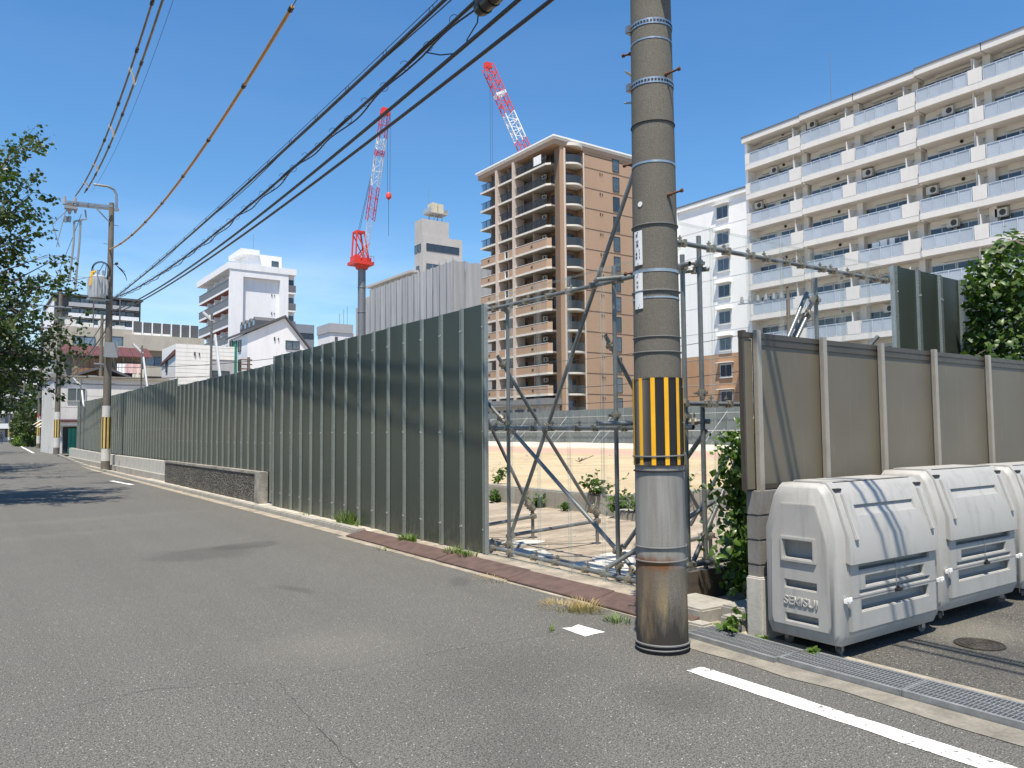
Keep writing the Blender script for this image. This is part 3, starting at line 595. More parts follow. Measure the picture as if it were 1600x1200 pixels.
# ================================================================== near utility pole
PX, PY = 4.265, 4.15
def zpole(y): return W(1028, y, d=5.72).z
RAD = lambda z: .189 - z / 140
CAMANG = atan2(-PY, -PX)
def ang(s): return CAMANG + math.asin(max(-1, min(1, s)))
def pole_mat():
    b = NB('pole_concrete'); v = b.coord(False); sp = b.n('SeparateXYZ'); b.l(v, sp.inputs[0]); z = sp.outputs[2]
    fine = b.noise(v, 120, 3, .7); mid = b.noise(v, 9, 5); big = b.noise(v, 1.6, 4)
    c = b.mix(b.ramp(fine, .35, .65), (.098, .090, .073), (.19, .177, .147)); c = b.mix(b.ramp(big, .4, .6, 0, .35), c, (.10, .092, .074))
    wob = b.math('MULTIPLY', b.math('SUBTRACT', b.noise(b.coord(False, (9, 9, 1.6)), 1.5, 5, .65), .5), .9)
    zz = b.math('ADD', z, wob)
    # whitewashed old adhesive zone, rust line with runs below it, sooty foot: each a stain with its own ragged edge
    white = b.math('MULTIPLY', b.ramp(z, .60, .64), b.ramp(z, 1.37, 1.33)); st = b.noise(b.coord(False, (7, 7, .5)), 2.2, 5, .6)
    c = b.mix(b.math('MULTIPLY', white, b.ramp(st, .34, .62, .3, .95)), c, (.27, .265, .25))
    side = b.n('VectorMath', operation='DOT_PRODUCT'); b.l(v, side.inputs[0]); side.inputs[1].default_value = (-.95 * 5, .3 * 5, 0)
    sd_ = b.ramp(b.math('ADD', side.outputs['Value'], wob), .1, .75)
    rl = b.math('MULTIPLY', b.ramp(b.math('ABSOLUTE', b.math('SUBTRACT', b.math('ADD', z, b.math('MULTIPLY', wob, .12)), .645)), .06, .015), b.ramp(side.outputs['Value'], -.35, .2))
    c = b.mix(rl, c, (.16, .07, .028))
    rn = b.math('MULTIPLY', b.math('MULTIPLY', sd_, b.ramp(z, .66, .6)), b.ramp(b.noise(b.coord(False, (14, 14, .8)), 1.6, 4), .4, .6, .35, 1))
    c = b.mix(b.math('MULTIPLY', rn, .6), c, (.13, .075, .042))
    ye = b.math('MULTIPLY', b.ramp(b.noise(b.coord(False, (6, 6, 1)), 1.9, 4), .5, .62), b.ramp(z, .62, .3)); c = b.mix(b.math('MULTIPLY', ye, .6), c, (.30, .225, .11))
    c = b.mix(b.ramp(zz, .42, .12, 0, .92), c, (.028, .026, .024)); b.col(c); b.b.inputs['Roughness'].default_value = .85; b.b.inputs['Specular IOR Level'].default_value = .3
    b.bump(b.math('ADD', fine, b.math('MULTIPLY', mid, .6)), .3, .006); return b.m
up = thing('utility_pole', 'thick grey concrete utility pole with yellow and black striped guard, rusty foot', 'utility pole', (PX, PY, 0))
m = MB(); m.tube([(0, 0, z) for z in (-.3, 0, 1, 2, 3, 4, 5, 7, 9, 11, 13)], [RAD(max(z, 0)) for z in (-.3, 0, 1, 2, 3, 4, 5, 7, 9, 11, 13)], 48); part('shaft', m, pole_mat(), up, True)
def onp(s, y, off=0.):
    z = zpole(y); a = ang(s); r = RAD(z) + off; return Vector((r * cos(a), r * sin(a), z))
M_tie = pm('grey_tie_wire', (.17, .17, .17), .6, .3); M_band = pm('steel_band', (.5, .5, .49), .35, .85)
for y, tr, mt, tilt in ((178, .004, M_black, .02), (345, .0055, M_tie, .01), (452, .006, M_tie, .0), (525, .004, M_tie, .0), (549, .005, M_tie, 0), (712, .0055, M_tie, .03), (736, .006, M_black, 0), (853, .0055, M_tie, .01), (874, .0055, M_tie, .02), (1001, .008, M_tie, 0), (1008, .006, M_tie, .01)):
    z = zpole(y); m = MB(); m.ring((0, 0, z), RAD(z) + tr + (.008 if 580 < y < 730 else 0), tr, n=36, tilt=tilt); part('tie_wire', m, mt, up, True)
for y, h in ((42, .012), (245, .016), (420, .022), (463, .014), (-130, .03)):
    z = zpole(y); m = MB(); m.band((0, 0), RAD(z) + .003, z - h / 2, z + h / 2, 40); part('steel_band', m, M_band, up, True)
for y in (14, 112):                           # perforated bands
    z = zpole(y); bd = MB(); bd.band((0, 0), RAD(z) + .004, z - .022, z + .022, 40); pb = part('perforated_band', bd, M_band, up, True)
    for k in range(40):
        a = 2 * pi * k / 40; q = MB(); q.box((-.001, -.008, -.008), (.001, .008, .008)); 
        if k == 0: HM = q.mesh('slot', M_black)
        link('slot', HM, pb, ((RAD(z) + .005) * cos(a), (RAD(z) + .005) * sin(a), z), a)
    m = MB(); a = ang(-.98); c = Vector((cos(a), sin(a), 0)) * (RAD(z) + .01); m.box((c.x - .03, c.y - .02, z - .03), (c.x + .02, c.y + .02, z + .03)); part('band_buckle', m, M_steel, up, bevel=.004)
# step bolts
def bolt(p, q):
    m = MB(); m.tube([p, q], .0085, 8); d = (q - p).normalized(); m.tube([q - d * .004, q + d * .014], .0155, 8); m.tube([p, p + d * .03], .014, 8); part('step_bolt', m, M_rust, up, True)
for y, s in ((103, .62), (300, .6), (-90, .6)):
    p = onp(s, y); bolt(p - Vector((0, 0, 0)), p + Vector((RT.x, RT.y, 0)) * .088 - Vector((FW.x, FW.y, 0)) * .06 + Vector((0, 0, .015)))
for y in (44, 232, 414, -140):
    p = onp(-.55, y); p = Vector((-p.x, -p.y, p.z)) * 1; a = ang(-.9); p = Vector((RAD(2) * .8 * cos(a + 2.6 - pi), 0, 0)); b0 = Vector((cos(ang(-1) - .35), sin(ang(-1) - .35), 0)); z = zpole(y)
    bolt(b0 * RAD(z) + Vector((0, 0, z)), b0 * (RAD(z) + .07) + Vector((0, 0, z)))
m = MB(); a = ang(-1); c = Vector((cos(a), sin(a), 0)); z = zpole(84); m.bar(c * .13 + Vector((0, 0, z - .03)), c * .2 + Vector((0, 0, z + .02)), .05, .004); z = zpole(133); m.tube([c * .14 + Vector((0, 0, z)), c * .2 + Vector((0, 0, z)), c * .215 + Vector((0, 0, z + .006))], .008, 6); part('bracket', m, M_steel, up)
m = MB(); a = ang(-.35); z = zpole(309); c = onp(-.62, 312, .001); m.tube([c - c.normalized() * .0, c + Vector((cos(ang(-.62)), sin(ang(-.62)), 0)) * .003], .02, 14); part('white_patch', m, M_white, up)
# striped guard
gz0, gz1 = zpole(727), zpole(590); gz = (gz0 + gz1) / 2
def guard_mat():
    b = NB('guard_black'); tcx = b.coord(False); s = b.n('SeparateXYZ'); b.l(tcx, s.inputs[0]); th = b.math('MULTIPLY', b.math('ARCTAN2', s.outputs[1], s.outputs[0]), .19)
    w = b.math('SINE', b.math('MULTIPLY', b.math('ADD', th, b.math('MULTIPLY', s.outputs[2], .8)), 420.)); b.col(b.mix(b.ramp(w, .72, .98), (.010, .010, .011), (.075, .075, .075))); b.b.inputs['Roughness'].default_value = .45; b.bump(w, .8, .004); return b.m  # paler hatch lines: ridge glints put into the black's colour
m = MB(); m.band((0, 0), RAD(gz) + .008, gz0, gz1, 60); m.band((0, 0), RAD(gz) + .011, gz0, gz0 + .008, 60); m.band((0, 0), RAD(gz) + .011, gz1 - .008, gz1, 60); gd = part('guard_sheet', m, guard_mat(), up, True)
M_yel = pm('yellow_reflective', (.78, .40, .008), .45, var=.1, scale=7, bump=.1)
for k in range(12):
    a0 = ang(-.18) + k * pi / 6 - .1; m = MB(); n = 5; r = RAD(gz) + .0125
    m.add([(r * cos(a0 + .17 * i / n), r * sin(a0 + .17 * i / n), z) for z in (gz0 + .003, gz1 - .002) for i in range(n + 1)], [(i, i + 1, n + 2 + i, n + 1 + i) for i in range(n)])
    part('yellow_stripe', m, M_yel, gd, True)
for k in (.95,):
    for y in (604, 660, 708): m = MB(); p = onp(k, y, .014); m.box((p.x - .008, p.y - .008, p.z - .006), (p.x + .008, p.y + .008, p.z + .006)); part('guard_clip', m, M_steel, gd)
# number plates
M_ink = pm('plate_ink', (.02, .02, .022), .6); M_plt = pm('plate_white', (.74, .74, .73), .4, var=.04)
def plate(y0, y1, lines):
    z0, z1 = zpole(y1), zpole(y0); a = ang(-.72); r = RAD(z0) + .004; w_ = .082; ar = w_ / r / 2
    m = MB(); n = 6; m.add([((r + e) * cos(a - ar + 2 * ar * i / n), (r + e) * sin(a - ar + 2 * ar * i / n), z) for e in (0, .003) for z in (z0, z1) for i in range(n + 1)], [(14 + i, 15 + i, 22 + i, 21 + i) for i in range(6)] + [(0, 14, 21, 7), (6, 20, 27, 13)[::-1]] + [(7 + i, 8 + i, 22 + i, 21 + i)[::-1] for i in range(6)] + [(i, i + 1, 15 + i, 14 + i) for i in range(6)])
    o = part('number_plate', m, M_plt, up)
    for t, dx, f, s in lines:
        me = text_mesh(t, s, .0004, M_ink); aa = a + dx / r; link('plate_text', me, o, ((r + .0042) * cos(aa), (r + .0042) * sin(aa), z0 + (z1 - z0) * f), rot=(pi / 2, 0, aa + pi / 2))
    for f in (.04, .96):
        me = MB(); me.tube([(r * cos(a), r * sin(a), z0 + (z1 - z0) * f), ((r + .006) * cos(a), (r + .006) * sin(a), z0 + (z1 - z0) * f)], .004, 6); part('rivet', me, M_black, o)
plate(355, 410, [('身', -.01, .87, .028), ('中', -.005, .68, .03), ('島', -.005, .58, .03), ('1', -.018, .43, .026), ('3', .014, .43, .026), ('東', -.016, .33, .024), ('3', .016, .33, .024), ('線', -.016, .22, .024), ('2', .016, .22, .024)])
plate(423, 480, [('一', -.012, .9, .022), ('号', -.008, .74, .022), ('柱', -.008, .62, .022), ('1', .012, .1, .02)])
# top gear just above the picture: arms and a transformer bracket whose shadow falls on the shaft
m = MB(); z = 5.05; m.box((-.1, -.34, z), (.02, -.12, z + .08)); m.bar((.0, -.16, z - .15), (.05, -.34, z + .2), .05); part('cable_bracket', m, M_steel, up)
m = MB(); m.box((-1.3, -.24, 11.4), (.45, -.15, 11.5)); m.box((-.08, -1.0, 6.05), (.0, .8, 6.12)); part('cross_arm', m, M_steel, up)
# ================================================================== buildings
M_gl = glass('window_glass'); M_glb = glass('blue_glass', (.05, .075, .10)); M_frame = pm('dark_sash', (.05, .05, .052), .4, .4); M_sash = pm('alu_sash', (.5, .5, .5), .4, .5)
M_ac = pm('aircon_white', (.55, .55, .52), .5, var=.08, scale=3); M_acd = pm('aircon_grille', (.05, .05, .05), .6)
acm = MB(); acm.box((0, 0, 0), (.3, .8, .6)); acm.k = 1; acm.tube([(-.012, .3, .3), (.01, .3, .3)], .22, 16); AC_X = acm.mesh('aircon', [M_ac, M_acd])          # faces -X
def B(name, label, base, cat='building', group=None): return thing(name, label, cat, base, group=group)
def bp(t, name, mb, mats, smooth=False, bevel=0): return part(name, mb, mats, t, smooth, bevel, loc=tuple(-c for c in t.location))
def bl_(t, name, me, p, rz=0., sc=None): return link(name, me, t, (p[0] - t.location.x, p[1] - t.location.y, p[2] - t.location.z), rz, sc=sc)
def sub(t, name, me, p, par, rz=0., sc=None):
    """a child of part `par` whose own frame is shifted like its thing's"""
    o = link(name, me, par, Vector(p) - Vector(t.location) - par.location, rz, sc=sc); return o
def win_mesh(w, h, ax, n=2, d=.08, fm=None, gm=None, fr=.05):
    """sash window w x h; face looks to -X (ax=0) or -Y (ax=1); frame + panes in one small mesh pair"""
    f = MB(); g = MB()
    def bx(m, a0, a1, z0, z1, d0, d1): m.box((d0, a0, z0), (d1, a1, z1)) if ax == 0 else m.box((a0, d0, z0), (a1, d1, z1))
    bx(f, 0, w, 0, fr, -d, 0); bx(f, 0, w, h - fr, h, -d, 0); bx(f, 0, fr, fr, h - fr, -d, 0); bx(f, w - fr, w, fr, h - fr, -d, 0)
    for i in range(1, n): bx(f, w * i / n - fr / 2, w * i / n + fr / 2, fr, h - fr, -d + .004, 0)
    bx(g, fr, w - fr, fr, h - fr, -d * .5, -d * .3)
    return f.mesh('window', fm or M_frame), g.mesh('pane', gm or M_gl)
def window(t, wm, p, rz=0.):
    f = bl_(t, 'window', wm[0], p, rz); link('pane', wm[1], f); return f

# ---- brown tiled tower
def tile_mat(name, c, k=1.):
    b = NB(name); v = b.coord(False); br = b.n('TexNoise', Scale=9.); b.l(v, br.inputs['Vector']); n = b.noise(b.coord(False, (1, 1, .3)), .35, 4); g = b.noise(v, 30, 2)
    c1 = b.mix(b.ramp(br.outputs['Fac'], .3, .7), tuple(x * .86 for x in c), tuple(x * 1.1 for x in c)); c1 = b.mix(b.ramp(n, .4, .65, 0, .18), c1, tuple(x * .6 for x in c)); c1 = b.mix(b.ramp(g, .4, .6, 0, .25), c1, tuple(x * .7 for x in c)); b.col(c1); b.b.inputs['Roughness'].default_value = .6; return b.m
M_tile = tile_mat('brown_tile', (.43, .285, .185)); M_tiled = tile_mat('dark_brown_tile', (.18, .12, .08)); M_slabw = pm('cream_slab', (.62, .59, .53), .7, var=.06, grime=.2); M_sof = pm('beige_soffit', (.42, .38, .32), .8)
M_sofd = pm('shaded_soffit', (.26, .235, .20), .85, var=.1); M_pard = pm('shaded_partition', (.34, .27, .22), .8, var=.1); M_smoke = pm('smoked_rail', (.045, .05, .052), .25, .2, var=.2, rnd=.3); M_pier = pm('pinkish_pilaster', (.52, .44, .38), .7, var=.08); M_stone = pm('rubble_stone', (.46, .42, .37), .9, var=.35, scale=1.6, bump=1., bscale=5)  # soffit and partition colours darkened to carry the balcony shade
bt = B('apartment_tower', 'tall brown tiled apartment tower with white cornice, dark balconies and rounded corner balconies', (66.1, 81.8, 0))
TX, TY, FZ, FP, NF = 66.1, 81.8, 35.75, 2.9, 13
YB = [83.1, 91.2, 95.6, 100.2]
m = MB(); m.box((TX + 1.6, TY + 1.5, 0), (84, 101, 41.4)); m.box((70.2, TY, 0), (84, TY + 1.5, 41.4)); m.box((TX, TY + .01, 0), (TX + .75, 83.1, 41.4)); m.box((TX + .7, TY + 1.2, 0), (TX + 1.6, 83.1, 41.4)); bp(bt, 'wall', m, M_tile)
m = MB(); m.box((TX - .006, TY + .25, 4), (TX + .3, 83.08, 40.9)); bp(bt, 'dark_pier', m, M_tiled)
m = MB(); m.box((64.6, TY - .4, 41.7), (84.6, 101.2, 42.0)); m.box((64.75, TY - .25, 41.5), (84.4, 101, 41.7)); bp(bt, 'cornice', m, M_white, bevel=.06)
m = MB(); m.box((TX + 1.5, 83.12, 5), (TX + 1.59, 100.9, 41.2)); bp(bt, 'recess_wall', m, pm('shaded_recess', (.21, .135, .088), .8, var=.15)); m = MB(); m.box((66.9, TY + 1.39, 2), (70.18, TY + 1.49, 41)); bp(bt, 'recess_wall', m, MATS['shaded_recess'])  # recess walls: tile brown darkened, balcony shade put into the colour
m = MB(); m.box((64.95, TY - .12, 40.85), (84.1, 100.9, 41.5)); bp(bt, 'roof_beam', m, M_tile)
m = MB(); m.box((70, TY - .012, 40.4), (84, TY + .01, 40.55))
for k in range(NF + 1): m.box((70.3, TY - .014, FZ + 2.9 - k * FP - .1), (84, TY + .004, FZ + 2.9 - k * FP + .05))
bp(bt, 'floor_joint', m, pm('joint_brown', (.13, .085, .06), .8))
for y in (YB[1], YB[2]):
    m = MB(); m.box((64.72, y - .2, 3), (66.6, y + .2, 40.9)); bp(bt, 'pilaster', m, M_pier)
m = MB(); m.tube([(TX + .62, TY - .1, 2), (TX + .62, TY - .1, 40.5)], .16, 8); m.tube([(70.15, TY - .12, 2), (70.15, TY - .12, 40.5)], .12, 8); bp(bt, 'drain_pipe', m, M_pier)
WD = win_mesh(1.9, 2.1, 0, 2); WD1 = win_mesh(1.7, 2.0, 1, 2); WT = win_mesh(1.25, 2.1, 1, 1)
def arc_slab(z0, z1, r0=0., n=10):
    pts = [(66.95 + 3.1 * i / n, TY + .2 - 1.05 * sin(pi * (.08 + .84 * i / n)) - r0) for i in range(n + 1)]
    return pts, z0, z1
VN = MB(); VN.box((0, -.1, 0), (.12, .02, .35)); VN.box((.42, -.1, .05), (.5, .02, .3)); VNM = VN.mesh('wall_vent', M_frame)
for k in range(NF):
    zs = FZ + 2.9 - k * FP; solid = k >= 4
    for b in range(3):
        y0, y1 = YB[b] + (.2 if b else 0), YB[b + 1] - (.2 if b < 2 else 0)
        x0 = 64.95 if b != 1 else 65.0
        m = MB()
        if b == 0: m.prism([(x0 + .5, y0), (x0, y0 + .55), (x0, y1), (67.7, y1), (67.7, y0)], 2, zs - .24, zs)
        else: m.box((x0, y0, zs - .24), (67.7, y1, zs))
        sl = bp(bt, 'balcony', m, M_sofd); m = MB(); m.prism([(x0 + .49, y0 - .03), (x0 - .03, y0 + .54), (x0 - .03, y1), (x0 + .05, y1), (x0 + .05, y0 + .6), (x0 + .52, y0 + .08)] if b == 0 else [(x0 - .03, y0), (x0 - .03, y1), (x0 + .05, y1), (x0 + .05, y0)], 2, zs - .25, zs + .03); part('slab_edge', m, M_slabw, sl)  # slab takes the shade-darkened colour, only its front edge stays cream
        if not solid or (b == 2 and k == 1 and 0):
            m = MB(); [m.box((x0 + .05, y0 + (.55 if b == 0 else .1) + .22 * q, zs + .08), (x0 + .08, y0 + (.55 if b == 0 else .1) + .22 * q + .09, zs + 1.12)) for q in range(int((y1 - y0 - .6) / .22))]; m.box((x0 + .03, y0 + (.55 if b == 0 else .1), zs + 1.1), (x0 + .1, y1 - .05, zs + 1.16))
            for q in range(int((y1 - y0) / 1.1)): m.box((x0 + .02, y0 + .6 + q * 1.1, zs), (x0 + .05, y0 + .65 + q * 1.1, zs + 1.14))
            part('railing', m, M_smoke, sl)
        elif b == 1:
            for ya, yb in ((y0 + .02, y0 + 1.55), (y0 + 2.35, y1 - .02)):
                m = MB(); m.box((x0 + .02, ya, zs - .02), (x0 + .14, yb, zs + 1.12)); part('parapet', m, M_tile, sl)
            m = MB(); m.box((x0 + .0, y0 + 2.3, zs - .2), (x0 + .15, y0 + 2.4, zs + 1.17)); m.box((x0 + .0, y0 + 1.5, zs - .2), (x0 + .15, y0 + 1.58, zs + 1.17)); m.box((x0, y0 + 1.5, zs - .02), (x0 + .15, y0 + 2.4, zs + .08)); m.box((x0, y0 + .02, zs + 1.12), (x0 + .15, y1 - .02, zs + 1.16)); part('white_trim', m, M_white, sl)
        else:
            m = MB()
            if b == 0: m.prism([(x0 + .5, y0), (x0 + .02, y0 + .55), (x0 + .02, y1), (x0 + .16, y1), (x0 + .16, y0 + .62), (x0 + .6, y0 + .12)], 2, zs - .02, zs + 1.12)
            else: m.box((x0 + .02, y0, zs - .02), (x0 + .14, y1, zs + 1.12))
            part('parapet', m, M_tile, sl)
            m = MB(); m.box((x0 - .02, y0 + (.5 if b == 0 else 0), zs + 1.121), (x0 + .18, y1, zs + 1.17)); part('white_trim', m, M_white, sl)
            m = MB(); m.bar((x0, (y0 + y1) / 2 - .22, zs + .4), (x0, (y0 + y1) / 2 + .22, zs + .75), .06, .05); m.bar((x0 - .003, (y0 + y1) / 2 + .22, zs + .4), (x0 - .003, (y0 + y1) / 2 - .22, zs + .75), .06, .05); part('drain_emblem', m, M_frame, sl)
        ym = (y0 + y1) / 2 + (.3 if b == 0 else .1)
        m = MB(); m.box((65.5, ym - .06, zs), (67.55, ym + .06, zs + 2.62)); part('partition', m, M_pard, sl)
        for yy in (y0 + .7, ym + .45) if b == 0 else (y0 + .35, ym + .3): 
            f = window(bt, WD, (67.595, yy, zs + .02))
        bl_(bt, 'aircon', AC_X, (66.7, ym - 1.3, zs + 1.75)); 
        if b != 1: bl_(bt, 'aircon', AC_X, (66.8, ym + .5, zs + 1.75))
    n = 10; P, _, _ = arc_slab(0, 0); m = MB(); m.prism(P + [(70.05, TY + 1.3), (66.95, TY + 1.3)], 2, zs - .26, zs); rs = bp(bt, 'round_balcony', m, M_slabw)
    m = MB(); Q = [(x, y + .07) for x, y in P]
    for i in range(len(Q) - 1): m.add([(*Q[i], zs + .1), (*Q[i + 1], zs + .1), (*Q[i + 1], zs + 1.1), (*Q[i], zs + 1.1)], [(0, 1, 2, 3)])
    part('railing', m, M_smoke, rs)
    window(bt, WD1, (67.7, TY + 1.385, zs + .05)); window(bt, WT, (75.7, TY - .0, zs + .35))
    window(bt, WT, (81.7, TY - .0, zs + .35)); bl_(bt, 'wall_vent', VNM, (73.2, TY, zs + 2.2))
P, _, _ = arc_slab(0, 0); m = MB(); m.prism(P + [(70.05, TY + 1.3), (66.95, TY + 1.3)], 2, 41.0, 41.4); bp(bt, 'round_balcony_roof', m, M_slabw)
m = MB(); m.box((64.3, 82.5, 0), (67, 100.4, 5.2)); bp(bt, 'stone_base', m, M_stone); m = MB(); m.box((63.6, 82, 5.2), (67, 100.6, 6.1)); bp(bt, 'base_canopy', m, pm('grey_band', (.2, .2, .2), .6))
for i in range(5): window(bt, WD, (64.29, 85.5 + i * 2.9, 2.6))
sheet_ = MB(); sheet_.box((0, 0, 0), (.04, 1.7, 1.25)); o = part('hung_sheet', sheet_, M_white, None, loc=(64.88, 84.6, 38.9)); tag(o, 'white sheet hung over a top balcony rail of the brown tower', 'laundry')
m = MB(); m.tube([(78, 90, 42), (78, 90, 48)], .05, 5); bp(bt, 'lightning_rod', m, M_steel)

# ---- long cream apartment block on the right
M_cream = pm('cream_wall', (.66, .64, .595), .8, var=.05, scale=.8, grime=.14, bump=.1); M_parap = pm('parapet_grey', (.64, .625, .60), .8, var=.05, scale=1, grime=.12); M_sofc = pm('soffit_cream', (.62, .60, .555), .85, var=.05)
M_pane = pm('milky_panel', (.40, .455, .52), .3, .0, var=.08, scale=2, rnd=.35); M_rail = pm('alu_rail', (.62, .65, .68), .35, .5); M_br = pm('terracotta_paint', (.40, .235, .135), .85, var=.06, scale=.5, grime=.12)
wb = B('apartment_block', 'long cream apartment block with rows of pale railed balconies and air conditioners', (58, 20, 0))
px_s = [(1168, 1237, 1256, 58.5), (1256, 1320, 1341, 58.25), (1341, 1412, 1440, 58.25), (1440, 1524, 1547, 58.), (1547, 1640, 1668, 58.), (1668, 1790, 1820, 57.75), (1820, 1960, 2000, 57.75)]
zb0, fp2 = 25.55, 2.8
WW = win_mesh(1.75, 1.95, 0, 2, fm=M_sash); WW2 = win_mesh(1.75, 1.3, 0, 2, fm=M_sash)
ventm = MB(); ventm.tube([(-.05, 0, 0), (.02, 0, 0)], .13, 10); VH = ventm.mesh('vent_hole', M_black)
ms = {}
for bi, (a, b, c, X) in enumerate(px_s):
    ya, yb, yc = (W(q, 400, X=X).y for q in (a, b, c))       # ya > yb > yc : the block runs towards the camera
    m = MB(); m.box((X + 1.45, yc, 0), (X + 9, ya, 28.15)); bp(wb, 'wall', m, M_cream)
    m = MB(); m.box((X - .06, yc - .05, 28.15), (X + 9.2, ya + (.3 if bi == 0 else 0), 28.62)); bp(wb, 'roof_slab', m, M_parap); m = MB(); m.box((X - .1, yc - .06, 28.62), (X + 9.3, ya + (.35 if bi == 0 else 0), 28.74)); bp(wb, 'roof_flashing', m, pm('grey_flashing', (.16, .17, .19), .5, .4))
    if bi == 0: m = MB(); m.box((X + .35, ya - .01, 0), (X + 9, ya + .26, 28.14)); bp(wb, 'end_wall', m, MATS.get('bright_white_wall') or pm('bright_white_wall', (.80, .80, .79), .8, var=.04, scale=.4, grime=.08))
    # rib between units
    m = MB(); m.box((X + .9, yb - 1.15, 0), (X + 1.46, yb - .65, 28.15)); bp(wb, 'wall_rib', m, M_cream)
    if bi in (0, 3, 5): m = MB(); m.tube([(X + .5, yb - .12, 0), (X + .5, yb - .12, 28.1)], .07, 6); bp(wb, 'drain_pipe', m, M_parap)
    for k in range(9):
        zb = zb0 - fp2 * k
        if bi > 4 and k > 6: continue
        m = MB(); m.box((X, yc, zb), (X + 1.46, ya, zb + .22)); m.box((X, yc, zb + .22), (X + .14, ya, zb + .47)); bal = bp(wb, 'balcony', m, M_parap)
        m = MB(); m.box((X - .012, yc + .02, zb + .474), (X + .13, yb, zb + 1.52)); 
        if bi == 0: m.box((X - .012, ya - .45, zb + .474), (X + .13, ya, zb + 1.5)); m.box((X + .13, ya - .13, zb + .474), (X + 1.46, ya, zb + 1.5))
        part('parapet', m, M_parap, bal)
        ra, rb = (ya - (.5 if bi == 0 else .05)), yb + .05
        m = MB(); m.box((X + .02, rb, zb + 1.44), (X + .1, ra, zb + 1.5)); m.box((X + .03, rb, zb + .5), (X + .09, ra, zb + .55))
        for q in range(5): yy = rb + (ra - rb - .06) * q / 4; m.box((X + .015, yy, zb + .474), (X + .105, yy + .06, zb + 1.47))
        part('railing', m, M_rail, bal)
        for q in range(4):
            y0 = rb + (ra - rb - .06) * q / 4 + .07; y1 = rb + (ra - rb - .06) * (q + 1) / 4 - .01; key = round(y1 - y0, 1)
            if key not in ms: mm = MB(); mm.box((0, 0, 0), (.02, 1, .87)); ms[key] = mm.mesh('panel', M_pane)
            link('panel', ms[key], bal, (X + .05, y0, zb + .56), sc=(1, y1 - y0, 1))
        m = MB(); m.box((X + .12, yb - .42, zb + .47), (X + 1.0, yb - .36, zb + 2.3)); part('partition', m, M_parap, bal)
        span = ya - yb
        for f, wm in ((.12, WW), (.62, WW)):
            wx = window(wb, wm, (X + 1.44, yb + span * f - .35, zb + .3))
        m = MB(); m.box((X + 1.25, yb - .5, zb + 2.38), (X + 1.455, ya - .9, zb + 2.8)); part('lintel', m, M_sofc, bal)
        if RN.random() < .3: bl_(wb, 'aircon', AC_X, (X + .9, yb + span * RN.choice((.45, .82)) - .2, zb + 2.0))
        if RN.random() < .75: bl_(wb, 'vent_hole', VH, (X + 1.24, yb + span * .3, zb + 2.62))
        if RN.random() < .22:
            mm = MB(); mm.tube([(X + .5, yb + span * .2, zb + 2.1), (X + .5, yb + span * .75, zb + 2.1)], .02, 5); bp(wb, 'laundry_pole', mm, M_rail)
            if RN.random() < .6:
                for q in range(3): mm = MB(); mm.box((0, 0, 0), (.05, RN.uniform(.3, .7), RN.uniform(.5, .9))); o = part('laundry', mm, RN.choice((M_white, pm('pale_blue_cloth', (.4, .5, .62), .8), M_white)), wb, loc=(X + .47 - 58, yb + span * (.25 + .17 * q) - 20, zb + 1.25))
m = MB(); m.tube([(60, W(1300, 200, X=60).y, 28.7), (60, W(1300, 200, X=60).y, 34.)], .03, 5); bp(wb, 'antenna', m, M_steel)
# ---- its white end wing
ew = B('apartment_wing', 'white apartment wing with hooded windows in one column and terracotta lower floors', (65, 46, 0))
m = MB(); m.box((65, 45.5, 9.6), (75, 60.1, 26.5)); bp(ew, 'wall', m, pm('bright_white_wall', (.80, .80, .79), .8, var=.04, scale=.4, grime=.08))
m = MB(); m.box((65.004, 45.6, 0), (74.9, 60.08, 9.6)); bp(ew, 'painted_base', m, M_br)
m = MB(); m.box((64.75, 45.4, 25.9), (75.2, 60.3, 26.35)); m.box((64.75, 59.55, 9.6), (65.1, 60.3, 25.9)); bp(ew, 'white_border', m, M_white); m = MB(); m.box((64.7, 45.3, 26.35), (75.3, 60.4, 26.5)); bp(ew, 'roof_flashing', m, MATS['grey_flashing'])
EWW = win_mesh(1.45, 1.25, 0, 2, d=-.02, fm=M_sash)
for k in range(8):
    z = W(1128, 341, X=65).z - k * 2.79; y0 = W(1138, 341, X=65).y
    m = MB(); m.box((64.94, y0 - .08, z - .08), (65.02, y0 + 1.53, z + 1.33)); fr_ = bp(ew, 'window_frame', m, M_sash); m = MB(); m.box((64.925, y0 + .04, z + .02), (64.96, y0 + .7, z + 1.2)); m.box((64.925, y0 + .76, z + .02), (64.96, y0 + 1.42, z + 1.2)); part('pane', m, M_gl, fr_)
    m = MB(); m.box((64.5, y0 - .25, z + 1.42), (65.01, y0 + 1.75, z + 1.5)); part('hood', m, M_white, fr_); m = MB(); m.box((64.85, y0 - .1, z - .14), (65.01, y0 + 1.55, z - .08)); part('sill', m, M_white, fr_)
m = MB()
for k in range(9): m.box((64.985, 45.5, 26 - k * 2.79 - .03), (65.002, 59.5, 26 - k * 2.79))
bp(ew, 'wall_joint', m, pm('joint_grey', (.5, .5, .5), .9))

